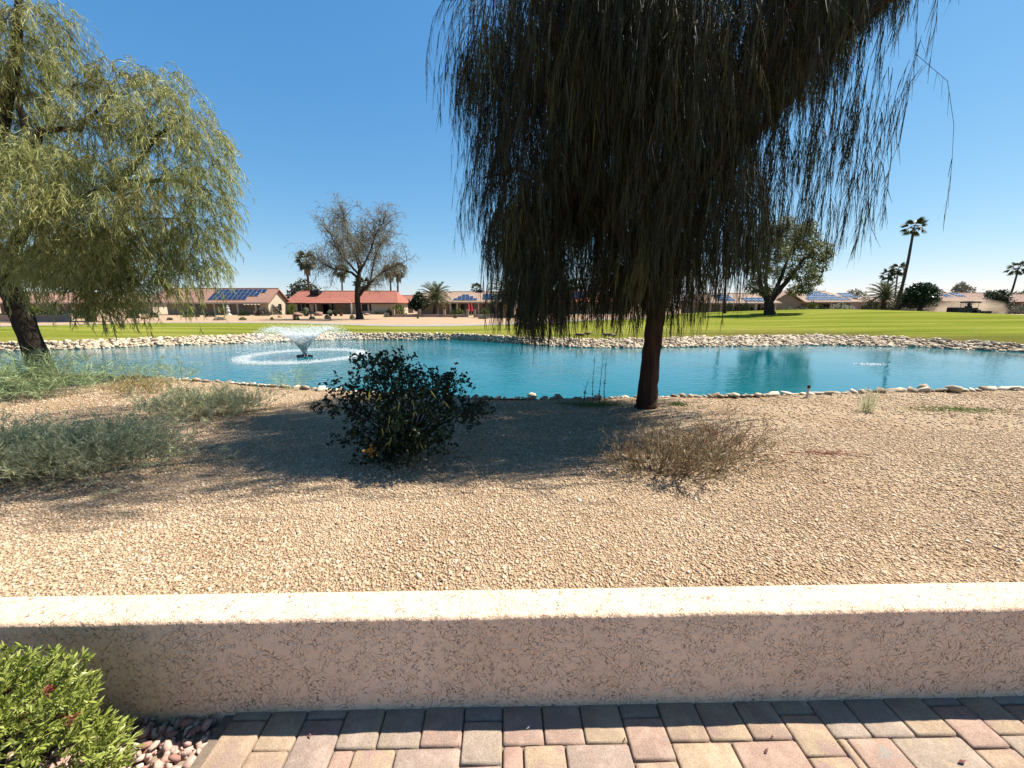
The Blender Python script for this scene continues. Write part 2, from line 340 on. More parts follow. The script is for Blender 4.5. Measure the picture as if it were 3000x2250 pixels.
def copy_tree(o, parent=None):
    c = o.copy(); COL.objects.link(c); c.parent = parent
    for ch in list(o.children): copy_tree(ch, c)
    return c
def structure(o): o['kind'] = 'structure'; return o
def stuff(o): o['kind'] = 'stuff'; return o

class MB:
    def __init__(s, org=(0, 0, 0)): s.v = []; s.f = []; s.o = np.array(org, float); s.sm = False
    def add(s, vs, fs):
        k = len(s.v); s.v += [tuple(np.asarray(p, float) - s.o) for p in vs]; s.f += [tuple(k + i for i in f) for f in fs]; return s
    def box(s, x0, x1, y0, y1, z0, z1):
        return s.add([(x0, y0, z0), (x1, y0, z0), (x1, y1, z0), (x0, y1, z0), (x0, y0, z1), (x1, y0, z1), (x1, y1, z1), (x0, y1, z1)],
                     [(0, 3, 2, 1), (4, 5, 6, 7), (0, 1, 5, 4), (1, 2, 6, 5), (2, 3, 7, 6), (3, 0, 4, 7)])
    def slab(s, quad, th):
        q = [np.array(p, float) for p in quad]; nrm = np.cross(q[1] - q[0], q[2] - q[0]); nrm /= np.linalg.norm(nrm)
        n = len(q); vs = q + [p - nrm * th for p in q]
        return s.add(vs, [tuple(range(n)), tuple(range(2 * n - 1, n - 1, -1))] + [(i, i + n, (i + 1) % n + n, (i + 1) % n) for i in range(n)])
    def tube(s, path, rad, n=8, jit=0, cap=True):
        path = [np.array(p, float) for p in path]; k0 = len(s.v); rings = []
        for i, p in enumerate(path):
            t = path[min(i + 1, len(path) - 1)] - path[max(i - 1, 0)]; t /= np.linalg.norm(t) + 1e-9
            a = np.cross(t, (0, 1, .01)) if abs(t[1]) < .9 else np.cross(t, (1, 0, 0)); a /= np.linalg.norm(a); b_ = np.cross(t, a)
            for j in range(n):
                an = 2 * math.pi * j / n; r = rad[i] * (1 + (random.uniform(-jit, jit) if jit else 0))
                s.v.append(tuple(p + (a * math.cos(an) + b_ * math.sin(an)) * r - s.o))
        for i in range(len(path) - 1):
            for j in range(n):
                s.f.append((k0 + i * n + j, k0 + i * n + (j + 1) % n, k0 + (i + 1) * n + (j + 1) % n, k0 + (i + 1) * n + j))
        if cap:
            s.f.append(tuple(k0 + j for j in range(n - 1, -1, -1))); s.f.append(tuple(k0 + (len(path) - 1) * n + j for j in range(n)))
        return s
    def lathe(s, c, prof, n=12):
        return s.tube([(c[0], c[1], c[2] + z) for r, z in prof], [r for r, z in prof], n)
    def build(s, name, mat, parent=None, smooth=False, loc=None):
        me = bpy.data.meshes.new(name); me.from_pydata(s.v, [], s.f)
        if smooth: me.polygons.foreach_set('use_smooth', [True] * len(me.polygons))
        me.materials.append(MT[mat] if isinstance(mat, str) else mat)
        return link(name, me, parent, loc)

def unit(a): return a / (np.linalg.norm(a, axis=-1, keepdims=True) + 1e-9)
def rdir(n, up=0.):
    d = rng.normal(size=(n, 3)); d[:, 2] += up; return unit(d)
def ribbons(P, Dr, L, W, droop=0., segs=2, wid=None, side=None):
    """flat tapering blades: P start, Dr direction, L length, W width"""
    n = len(P); L = np.broadcast_to(L, n).astype(float); W = np.broadcast_to(W, n).astype(float); droop = np.broadcast_to(droop, n).astype(float)
    if side is None: side = rng.normal(size=(n, 3))
    side = unit(np.cross(Dr, side))
    wid = wid or ([.6, 1., .15] if segs == 2 else [1.] * segs + [.12] if segs != 1 else [1., .3])
    V = np.zeros((n, segs + 1, 2, 3))
    for k in range(segs + 1):
        t = k / segs
        c = P + Dr * (L * t)[:, None]; c[:, 2] -= droop * L * t * t
        o = side * (W * .5 * wid[k])[:, None]
        V[:, k, 0] = c - o; V[:, k, 1] = c + o
    base = (np.arange(n) * (segs + 1) * 2)[:, None]
    Fq = np.concatenate([base + np.array([[2 * k, 2 * k + 1, 2 * k + 3, 2 * k + 2]]) for k in range(segs)])
    return V.reshape(-1, 3), Fq
def leaves(P, Dr, L, W, droop=0.):
    """rhombic leaves: 4 verts, 1 bent quad"""
    n = len(P); side = unit(np.cross(Dr, rng.normal(size=(n, 3)))); L = np.broadcast_to(L, n)[:, None]; W = np.broadcast_to(W, n)[:, None]
    mid = P + Dr * L * .5; tip = P + Dr * L; tip[:, 2] -= np.broadcast_to(droop, n) * L[:, 0]
    V = np.stack([P, mid - side * W * .5, tip, mid + side * W * .5], 1)
    return V.reshape(-1, 3), (np.arange(n) * 4)[:, None] + np.array([[0, 1, 2, 3]])
class Fol:
    def __init__(s, org=(0, 0, 0)): s.V = []; s.Q = []; s.T = []; s.n = 0; s.o = np.array(org, float)
    def add(s, VF, tint):
        V, Fq = VF; s.V.append(V - s.o); s.Q.append(Fq + s.n); s.n += len(V)
        tint = np.atleast_1d(tint); s.T.append(np.repeat(tint, len(V) // len(tint)) if len(tint) > 1 else np.full(len(V), tint[0])); return s
    def mesh(s, name, mat): return npmesh(name, np.concatenate(s.V), np.concatenate(s.Q), mat, np.concatenate(s.T))
    def build(s, name, mat, parent=None, loc=None): return link(name, s.mesh(name, mat), parent, loc)
def paths(P, D0, L, steps=6, droop=.35, wig=.12):
    n = len(P); L = np.broadcast_to(L, n); p = P.copy(); d = D0.copy(); out = [p.copy()]
    for k in range(steps):
        p = p + d * (L / steps)[:, None]; out.append(p.copy())
        d = d + rng.normal(size=(n, 3)) * wig; d[:, 2] -= droop; d = unit(d)
    return np.stack(out, 1)
def stems(Pt, w0, w1):
    n, k, _ = Pt.shape; side = unit(np.cross(Pt[:, -1] - Pt[:, 0], rng.normal(size=(n, 3))))
    ws = np.linspace(w0, w1, k); V = np.stack([Pt - side[:, None] * ws[None, :, None] / 2, Pt + side[:, None] * ws[None, :, None] / 2], 2)
    base = (np.arange(n) * k * 2)[:, None]
    return V.reshape(-1, 3), np.concatenate([base + np.array([[2 * i, 2 * i + 1, 2 * i + 3, 2 * i + 2]]) for i in range(k - 1)])
def along(Pt, m, lo=.1, hi=1.):
    n, k, _ = Pt.shape; t = rng.uniform(lo, hi, (n, m)) * (k - 1); i = np.minimum(t.astype(int), k - 2); f = (t - i)[..., None]
    idx = np.arange(n)[:, None]; a = Pt[idx, i]; b_ = Pt[idx, i + 1]
    return (a + (b_ - a) * f).reshape(-1, 3), unit(b_ - a).reshape(-1, 3)

ICO_V, ICO_F = None, None
def ico():
    global ICO_V, ICO_F
    if ICO_V is None:
        bm = bmesh.new(); bmesh.ops.create_icosphere(bm, subdivisions=1, radius=1)
        ICO_V = np.array([v.co[:] for v in bm.verts]); ICO_F = np.array([[v.index for v in f.verts] for f in bm.faces]); bm.free()
    return ICO_V, ICO_F
OCT_V = np.array([(1, 0, 0), (-1, 0, 0), (0, 1, 0), (0, -1, 0), (0, 0, 1), (0, 0, -1)], float)
OCT_F = np.array([(0, 2, 4), (2, 1, 4), (1, 3, 4), (3, 0, 4), (2, 0, 5), (1, 2, 5), (3, 1, 5), (0, 3, 5)])
TET_V = np.array([(1, 1, 1), (-1, -1, 1), (-1, 1, -1), (1, -1, -1)], float) * .75
TET_F = np.array([(0, 2, 1), (0, 1, 3), (0, 3, 2), (1, 2, 3)])
CUB_V = np.array([(x, y, z) for x in (-1, 1) for y in (-1, 1) for z in (-1, 1)], float) * .72
CUB_F = np.array([(0, 1, 3, 2), (4, 6, 7, 5), (0, 4, 5, 1), (2, 3, 7, 6), (0, 2, 6, 4), (1, 5, 7, 3)])
def scatter(BV, BF, P, size, jit=.25, flat=.7, aniso=.3):
    n, k = len(P), len(BV)
    V = np.repeat(BV[None], n, 0) * (1 + rng.uniform(-jit, jit, (n, k, 1))) + rng.uniform(-jit, jit, (n, k, 3)) * .3
    V = V * rng.uniform(1 - aniso, 1 + aniso, (n, 1, 3))
    q = unit(rng.normal(size=(n, 4))); a, b_, c, d = q.T
    R = np.stack([np.stack([1 - 2 * (c * c + d * d), 2 * (b_ * c - a * d), 2 * (b_ * d + a * c)], -1), np.stack([2 * (b_ * c + a * d), 1 - 2 * (b_ * b_ + d * d), 2 * (c * d - a * b_)], -1), np.stack([2 * (b_ * d - a * c), 2 * (c * d + a * b_), 1 - 2 * (b_ * b_ + c * c)], -1)], 1)
    V = np.einsum('nij,nkj->nki', R, V); V[..., 2] *= flat
    V = V * np.broadcast_to(size, n)[:, None, None] + P[:, None]
    return V.reshape(-1, 3), (np.arange(n) * k)[:, None, None] + BF[None]

# ================================================================== GROUND
def sheet(name, xs, rows, zf, mat, tintf=None, loc=None):
    """rows: list of callables y(x)"""
    V = []; T = []
    for r in rows:
        y = r(xs); V.append(np.stack([xs, y, zf(xs, y)], 1))
        if tintf: T.append(tintf(xs, y))
    V = np.concatenate(V); nx = len(xs)
    i, j = np.meshgrid(np.arange(nx - 1), np.arange(len(rows) - 1)); a = (j * nx + i).ravel()
    o = link(name, npmesh(name, V, np.stack([a, a + 1, a + 1 + nx, a + nx], 1), mat, np.concatenate(T) if tintf else None, True))
    return structure(o)
def lerp_rows(a, b_, n, p=1.): return [(lambda x, t=(k / n) ** p: a(x) * (1 - t) + b_(x) * t) for k in range(n + 1)]
xs_near = np.concatenate([np.linspace(-60, -14, 24), np.linspace(-13.5, 13.5, 136), np.linspace(14, 60, 24)])
xs_far = np.concatenate([np.linspace(-400, -160, 7), np.linspace(-150, -32, 60), np.linspace(-31, 31, 125), np.linspace(32, 150, 60), np.linspace(160, 400, 7)])
yard_o = sheet('gravel_yard', xs_near, lerp_rows(lambda x: x * 0 + 1.36 + x * .02, yn, 40, 1.2), lambda x, y: yard(x, y), 'gravel')
bank_near = sheet('near_lake_bank', xs_near, lerp_rows(yn, lambda x: yn(x) + .9, 4), lambda x, y: -.152 - .75 * np.clip((y - yn(x)) / .9, 0, 1), 'bank')
bank_far = sheet('far_lake_bank', xs_far[7:-7], [lambda x: yf(x) - .7] + lerp_rows(yf, yb, 4), lambda x, y: np.where(y < yf(x) - .1, -1.0, ZW - .03 + (y - yf(x)) / (yb(x) - yf(x)) * .38), 'bank')
lawn_o = sheet('lawn', xs_far[3:-3], lerp_rows(yb, yl, 60, 1.15), lambda x, y: tz(x, np.maximum(y, yb(x) + .001)), 'lawn', lambda x, y: np.clip(1.25 - (y - yb(x)) / 6., 0, 1) * np.clip(.45 + (x - 2) * .04, .3, 1))
path_o = sheet('cart_path', np.linspace(-110, 21, 120), lerp_rows(lambda x: yl(x) - .1, lambda x: yl(x) + 1.9, 2), lambda x, y: tz(x, y) + .012, 'asphalt')
desert_o = sheet('desert_ground', xs_far, [lambda x: yl(x) - .4] + lerp_rows(lambda x: yl(x) + .4, lambda x: x * 0 + 150, 40, 1.4) + [lambda x: x * 0 + 260, lambda x: x * 0 + 600], lambda x, y: tz(x, y) - .006, 'fargravel')
structure(MB().box(-6000, 6000, -3000, 8000, -2.2, -1.35).build('ground', 'ground'))
xs_w = np.linspace(-49, 51, 60)
water_o = sheet('lake_water', xs_w, [lambda x: yn(x) + .15, lambda x: (yn(x) + yf(x)) / 2, lambda x: yf(x) + .06], lambda x, y: x * 0 + ZW, 'water')

# ---- loose gravel
GR = np.array([[0, 0]]); pts = []
for lo, hi, dens, size in ((1.42, 3.0, 4000, .0068), (3.0, 5.0, 1700, .0088), (5.0, 9.5, 330, .0125)):
    hw = 1.42 * hi + .9; nn = int(dens * (hi - lo) * 2 * hw)
    x = rng.uniform(-hw, hw, nn); y = rng.uniform(lo, hi, nn)
    k = (np.abs(x) < 1.38 * y + .5) & (y < yn(x) - .03); x, y = x[k], y[k]
    pts.append((np.stack([x, y, yard(x, y) + size * .25], 1), size * np.exp(rng.normal(0, .28, len(x)))))
V1, F1 = scatter(OCT_V, OCT_F, pts[0][0], pts[0][1] * 1.2, .3, .8, .4)
o1 = link('gravel', npmesh('gravel', V1, F1.reshape(-1, 3), 'pebble', np.repeat(rng.uniform(0, 1, len(pts[0][0])), 6)))
P2 = np.concatenate([pts[1][0], pts[2][0]]); S2 = np.concatenate([pts[1][1], pts[2][1]])
V2, F2 = scatter(OCT_V, OCT_F, P2, S2 * 1.15, .3, .75)
o2 = link('gravel', npmesh('gravel', V2, F2.reshape(-1, 3), 'pebble', np.repeat(rng.uniform(0, 1, len(P2)), 6)))
for o in (o1, o2): stuff(o); tag(o, 'loose tan gravel spread over the yard behind the wall', 'gravel')
o2['label'] = 'loose tan gravel spread towards the lake shore'

# ---- shore stones
iv, if_ = ico()
STONE = []
for k in range(8):
    V, Fq = scatter(iv, if_, np.zeros((1, 3)), 1., .26, .75, .35)
    STONE.append(npmesh('stone', V, Fq.reshape(-1, 3), 'riprap', np.full(len(V), k / 7)))
ox = -13.6
while ox < 13.6:
    sz = random.choice((.035, .045, .055, .07, .09)) * random.uniform(.85, 1.15) * (1.3 if ox > 5 else 1)
    for r in range(2):
        y = float(yn(ox)) + r * random.uniform(.12, .28) + random.uniform(-.06, .05)
        link('stone', random.choice(STONE), bank_near, (ox, y, -.15 - max(0, y - float(yn(ox))) * .75 + sz * .35), (random.uniform(-.3, .3), random.uniform(-.3, .3), random.uniform(0, 6.3)), (sz * random.uniform(.9, 1.5), sz, sz * random.uniform(.7, 1)))
    ox += sz * 1.75
p = hit(1558, 1168); link('stone', STONE[3], bank_near, (p[0], p[1], p[2] + .06), (0, 0, .4), (.13, .1, .11))
xx = rng.uniform(-34, 34, 8000); tt = rng.uniform(-.12, 1.04, 8000); yy = yf(xx) + tt * (yb(xx) - yf(xx))
ok = np.abs(xx) < 1.45 * yy + 1; xx, yy, tt = xx[ok], yy[ok], tt[ok]
ss = rng.uniform(.045, .13, len(xx)); zz = ZW + tt * .35 + ss * .3
order = np.argsort(-(ss / yy)); sel = order[:300]; rest = order[300:]
for i in sel:
    link('stone', random.choice(STONE), bank_far, (xx[i], yy[i], zz[i]), (random.uniform(-.4, .4), random.uniform(-.4, .4), random.uniform(0, 6.3)), ss[i] * 1.1)
V, Fq = scatter(iv, if_, np.stack([xx, yy, zz], 1)[rest], ss[rest], .26, .75)
o = link('stone_rows', npmesh('stone_rows', V, Fq.reshape(-1, 3), 'riprap', np.repeat(rng.uniform(0, 1, len(rest)), len(iv))), bank_far); stuff(o)

# ================================================================== PATIO + WALL
PH = math.atan(.0201); U = np.array([math.cos(PH), math.sin(PH)]); Wd = np.array([U[1], -U[0]])
def PW(u, w_, z): q = np.array([0, 1.25]) + U * u + Wd * w_; return (q[0], q[1], z)
def pu(px, py): q = pix(px, py, 0)[:2] - np.array([0, 1.25]); return float(q @ U), float(q @ Wd)
WH = .424
# garden wall: rounded-edge block, slightly uneven arris
prof = [(.0, -.12), (.0, WH - .018), (-.004, WH - .006), (-.014, WH), (-.075, WH + .003), (-.136, WH), (-.146, WH - .006), (-.15, WH - .02), (-.15, -.3)]
us = np.linspace(-5.5, 5.5, 441); V = []
for u_ in us:
    j = .0022 * math.sin(u_ * 9) + .0016 * math.sin(u_ * 31 + 1) + random.uniform(-.0009, .0009)
    for i, (a, z) in enumerate(prof):
        e = j if 1 <= i <= 3 else 0
        V.append(PW(u_, a + e * .6, z + e))
k = len(prof); nx = len(us); i, j = np.meshgrid(np.arange(k - 1), np.arange(nx - 1)); a = (j * k + i).ravel()
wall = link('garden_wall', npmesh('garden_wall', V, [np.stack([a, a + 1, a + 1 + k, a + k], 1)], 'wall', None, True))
tag(wall, 'low pinkish tan trowelled stucco wall between patio and gravel', 'wall')
patio = structure(MB().add([PW(-1.14, -.02, -.014), PW(5.5, -.02, -.014), PW(5.5, 6, -.014), PW(-1.14, 6, -.014)], [(0, 3, 2, 1)]).build('patio', 'sand'))
m, n, b = newmat('far_pavers'); MT['farpaver'] = m
tc = nd(n, 'TexCoord'); bk = nd(n, 'TexBrick', Scale=1.0); bk.inputs['Brick Width'].default_value = .2; bk.inputs['Row Height'].default_value = .15; bk.inputs['Mortar Size'].default_value = .004
for q_, c_ in zip(('Color1', 'Color2', 'Mortar'), ((.30, .23, .17, 1), (.29, .20, .165, 1), (.10, .08, .06, 1))): bk.inputs[q_].default_value = c_
n.links.new(tc.outputs['Object'], bk.inputs['Vector']); n.links.new(bk.outputs[0], b.inputs['Base Color']); b.inputs['Roughness'].default_value = .9
structure(MB().add([PW(-1.12, .74, -.006), PW(5.5, .74, -.006), PW(5.5, 7, -.006), PW(-1.12, 7, -.006)], [(0, 3, 2, 1)]).build('patio_paving', 'farpaver'))
structure(MB().add([PW(-5.5, 1.3, -.006), PW(-1.13, 1.3, -.006), PW(-1.13, 7, -.006), PW(-5.5, 7, -.006)], [(0, 3, 2, 1)]).build('patio_paving', 'farpaver'))
bed = structure(MB().add([PW(-5.5, -.02, -.05), PW(-1.1, -.02, -.05), PW(-1.1, 6, -.05), PW(-5.5, 6, -.05)], [(0, 3, 2, 1)]).build('planting_bed', 'bank'))
def paver(u0, u1, w0, w1, m=None):
    g = .0022; u0 += g; u1 -= g; w0 += g; w1 -= g
    c = .0055; dz = random.uniform(-.003, .003); tilt = random.uniform(-.006, .006), random.uniform(-.006, .006)
    um, wm = (u0 + u1) / 2, (w0 + w1) / 2
    def ring(ins, z):
        a0, a1, b0, b1 = u0 + ins, u1 - ins, w0 + ins, w1 - ins; cc = c + ins * .3
        pts = [(a0 + cc, b0), (a1 - cc, b0), (a1, b0 + cc), (a1, b1 - cc), (a1 - cc, b1), (a0 + cc, b1), (a0, b1 - cc), (a0, b0 + cc)]
        return [PW(x + random.uniform(-.0012, .0012), y + random.uniform(-.0012, .0012), z + dz + (x - um) * tilt[0] + (y - wm) * tilt[1]) for x, y in pts]
    V = ring(0, -.05) + ring(0, -.009) + ring(.0025, -.0025) + ring(.007, .0)
    f = [(8 * r + (i + 1) % 8, 8 * r + i, 8 * (r + 1) + i, 8 * (r + 1) + (i + 1) % 8) for r in range(3) for i in range(8)] + [tuple(range(31, 23, -1))]
    c0 = np.mean(V, 0); o = MB(c0).add(V, f).build('paver', m or random.choices(PAV, (4, 3, 2, 3, 3, 2))[0], patio, True, c0)
    return o
B1 = [658, 770, 880, 1000, 1115, 1237, 1356, 1472, 1592, 1709, 1830, 1950, 2067, 2192, 2308, 2426, 2540, 2667, 2790, 2905, 3020]
M1 = [0, 3, 4, 2, 2, 1, 2, 1, 1, 3, 1, 0, 3, 0, 3, 2, 2, 3, 1, 3]
LONG = {0, 2, 6, 10, 14, 18}
ub = [pu(q, 2133)[0] for q in B1]
while ub[-1] < 3.4: ub.append(ub[-1] + .152); M1.append(random.randrange(6))
R1, R2 = .138, .288
split = {}
for i in range(len(ub) - 1):
    mm = PAV[M1[i]]
    if i in LONG or (i >= 20 and i % 4 == 0):
        s0 = .052 if i in (6, 10, 14) else .03
        paver(ub[i], ub[i + 1], -.03, s0); e = .196 if i in (6, 10, 14) else .255 if i < 3 else .18
        paver(ub[i], ub[i + 1], s0, e, mm); split[i] = e
    else: paver(ub[i], ub[i + 1], -.025, R1, mm)
B2 = {(1, 1): [725, 836], (3, 5): [965, 1030, 1153, 1345], (7, 9): [1471, 1534, 1660, 1848], (11, 13): [1979, 2167, 2352], (15, 17): [2478, 2525, 2663, 2862], (19, 19): [2910, 3080]}
M2 = iter([0, 5, 3, 4, 5, 3, 4, 3, 1, 0, 1, 2, 2, 3, 0])
for (a, c), bs in B2.items():
    xs_ = [ub[a]] + [pu(q, 2222)[0] for q in bs[1:-1]] + [ub[c + 1]]
    for q in range(len(xs_) - 1): paver(xs_[q], xs_[q + 1], R1, R2, PAV[next(M2)])
for i, e in split.items(): paver(ub[i], ub[i + 1], e, R2 + (.15 if e > .2 else 0))
q = ub[20]
while q < 3.3: paver(q, q + .228, R1, R2); q += .228
for r in range(3):
    q = ub[0] + (0 if r % 2 else .0)
    while q < 3.0:
        wd = random.choice((.152, .152, .228)); paver(q, q + wd, R2 + .152 * r + (.002 if r else .002), R2 + .152 * (r + 1)); q += wd
# pink stones of the planting bed: biggest as own pieces
PST = []
for k in range(6):
    V, Fq = scatter(CUB_V if k % 2 else iv, CUB_F if k % 2 else if_, np.zeros((1, 3)), 1., .28, .7, .35)
    PST.append(npmesh('stone', V, Fq.reshape(-1, Fq.shape[-1]), 'pinkrock', np.full(len(V), k / 5)))
cnt = 0
for k in range(2600):
    u_, w_ = random.uniform(-2.1, -1.09), random.uniform(.0, .75)
    edge = -1.135 - .0 * w_
    if u_ > edge: continue
    sz = random.uniform(.010, .024); z = -.045 + random.uniform(0, .030)
    if u_ > -1.75 and w_ < .42 and cnt < 290 and random.random() < .55:
        link('stone', random.choice(PST), bed, PW(u_, w_, z), (random.uniform(0, 6), random.uniform(0, 6), random.uniform(0, 6)), (sz * 1.2, sz, sz * .8)); cnt += 1
uu = rng.uniform(-2.3, -1.135, 2600); ww = rng.uniform(0, 1.2, 2600)
Pq = np.array([PW(a, c, -.05) for a, c in zip(uu, ww)]); Pq[:, 2] += rng.uniform(0, .02, len(Pq))
V, Fq = scatter(CUB_V, CUB_F, Pq, rng.uniform(.008, .02, len(Pq)), .28, .7)
stuff(link('small_stones', npmesh('small_stones', V, Fq.reshape(-1, 4), 'pinkrock', np.repeat(rng.uniform(0, 1, len(Pq)), 8)), bed))
# litter on the pavers
for (px, py, lab, sc) in ((908, 2155, 'dry reddish petal on a grey paver', .010), (1548, 2132, 'pale pebble at the edge of the wall shadow', .010), (2245, 2200, 'mauve dry petal on a wide buff paver', .013), (2818, 2232, 'dark flake standing in for a hole in a wide grey paver', .016), (1830, 2167, 'tiny brown seed pod in a paver joint', .007), (2262, 2160, 'brown dry leaf beside the wall shadow', .009)):  # the dark flake is no leaf: it marks a hole in the paver
    q = pix(px, py, .004); a_ = random.uniform(0, 3)
    ca, sa = math.cos(a_) * sc, math.sin(a_) * sc
    mb = MB(q); mb.add([q + np.array(t) for t in ((-ca, -sa, 0), (sa * .4, -ca * .4, .003), (ca, sa, .004), (-sa * .4, ca * .4, .003), (0, 0, -.004 * 0 + .007))], [(0, 1, 4), (1, 2, 4), (2, 3, 4), (3, 0, 4), (0, 3, 2, 1)])
    tag(mb.build('pebble' if 'pebble' in lab else 'dry_leaf', 'petal' if 'pebble' not in lab else 'stonewhite', None, False, q), lab, 'pebble' if 'pebble' in lab else 'leaf')

# ================================================================== HOUSES
def H2(px, D): return X(px, D, 1.5)
def window(root, org, x0, x1, yfront, z0, z1, frame='trim', glass='glass', mull=1):
    t = .07
    mb = MB(org)
    mb.box(x0 - t, x1 + t, yfront - .05, yfront + .02, z1, z1 + t).box(x0 - t, x1 + t, yfront - .05, yfront + .02, z0 - t, z0)
    mb.box(x0 - t, x0, yfront - .05, yfront + .02, z0, z1).box(x1, x1 + t, yfront - .05, yfront + .02, z0, z1)
    for k in range(1, mull): mb.box(x0 + (x1 - x0) * k / mull - .03, x0 + (x1 - x0) * k / mull + .03, yfront - .045, yfront + .02, z0, z1)
    f = mb.build('window', frame, root)
    MB(org).box(x0, x1, yfront - .02, yfront - .005, z0, z1).build('pane', glass, f)
    return f
def roof(root, org, x0, x1, y0, y1, ze, zr, il, ir, mat, th=.14, trim='darktrim', yr=None):
    """eave rectangle, ridge parallel to x with insets (0 = gable)"""
    ym = yr or (y0 + y1) / 2; A, B, C, Dd = (x0, y0, ze), (x1, y0, ze), (x1, y1, ze), (x0, y1, ze); R0, R1_ = (x0 + il, ym, zr), (x1 - ir, ym, zr)
    mb = MB(org); mb.slab([A, B, R1_, R0], th); mb.slab([C, Dd, R0, R1_], th)
    if il > .05: mb.slab([Dd, A, R0], th)
    if ir > .05: mb.slab([B, C, R1_], th)
    r = mb.build('roof', mat, root)
    f = MB(org).box(x0 - .03, x1 + .03, y0 - .06, y0 - .012, ze - .22, ze - .03)
    f.build('fascia', trim, r)
    rc = MB(org).tube([(x0 + il, ym, zr + .02), (x1 - ir, ym, zr + .02)], [.09, .09], 6); rc.build('ridge_cap', mat, r)
    return r
def gable_end(root, org, x, y0, y1, ze, zr, mat, th=.15, sgn=1):
    ym = (y0 + y1) / 2
    MB(org).slab([(x, y0, ze), (x, y1, ze), (x, ym, zr)] if sgn > 0 else [(x, y1, ze), (x, y0, ze), (x, ym, zr)], th).build('gable', mat, root)
def solar(root, org, quad, nu, nv, skip=(), mask=None):
    """quad: origin, u edge, v edge (vectors) on the roof plane"""
    o_, u_, v_ = [np.array(q, float) for q in quad]; nrm = np.cross(u_, v_); nrm /= np.linalg.norm(nrm)
    if nrm[2] < 0: nrm = -nrm
    for i in range(nu):
        for j in range(nv):
            if mask and not mask(i, j): continue
            p0 = o_ + u_ * (i + .02) / nu + v_ * (j + .02) / nv + nrm * .10; du, dv = u_ * .96 / nu, v_ * .96 / nv
            mb = MB(org).slab([p0, p0 + du, p0 + du + dv, p0 + dv], .05); f = mb.build('solar_panel', 'solarframe', root)
            q0 = p0 + du * .035 + dv * .03 + nrm * .006; MB(org).slab([q0, q0 + du * .93, q0 + du * .93 + dv * .94, q0 + dv * .94], .012).build('cell_face', 'solar', f)
def posts(root, org, xs_, y, z0, z1, r=.13, mat='trim'):
    for x in xs_: MB(org).box(x - r, x + r, y - r, y + r, z0, z1 - .3).box(x - r * 1.3, x + r * 1.3, y - r * 1.3, y + r * 1.3, z1 - .3, z1).build('post', mat, root)
def acunit(px, py0, py1, D, wpx, lab, mat):
    x = H2(px, D); z0, z1 = Zat(py0, D), Zat(py1, D); hw = wpx / 2 / F * D
    r = thing('roof_cooler', lab, 'air conditioner', (x, D, z0))
    o = (x, D, z0)
    MB(o).box(x - hw, x + hw, D - hw, D + hw, z0 + .2, z1).build('cabinet', mat, r)
    MB(o).box(x - hw * .8, x + hw * .8, D - hw - .03, D - hw - .005, z0 + .35, z1 - .15).build('louvre', 'metal_dark', r)
    for sx in (-1, 1):
        for sy in (-1, 1): MB(o).box(x + sx * hw * .85 - .04, x + sx * hw * .85 + .04, D + sy * hw * .85 - .04, D + sy * hw * .85 + .04, z0 - .6, z0 + .2).build('leg', 'metal_dark', r)
    return r
def dish(px, py, D, lab, s=1.):
    q = at(px, py, D); r = thing('satellite_dish', lab, 'dish', q)
    mb = MB(q); mb.lathe((0, 0, 0), [(.02, 0), (.2 * s, .02), (.36 * s, .1 * s), (.40 * s, .16 * s), (.38 * s, .16 * s), (.2 * s, .05)], 12)
    a = np.array([(x, -z - .0, y) for x, y, z in mb.v]) + q * 0; d = MB(); d.v = [tuple(t + np.array((0, 0, .3 * s))) for t in a + q]; d.f = mb.f
    d.v = [tuple(t) for t in (np.array(d.v))]; me = MB(); me.v = [tuple(np.array(t) - q) for t in d.v]; me.f = d.f
    me.build('reflector', 'metal_grey', r); MB(q).tube([q + (0, .1, -.5), q + (0, .05, .3 * s)], [.025, .025], 6).build('mast', 'metal_dark', r)
    return r

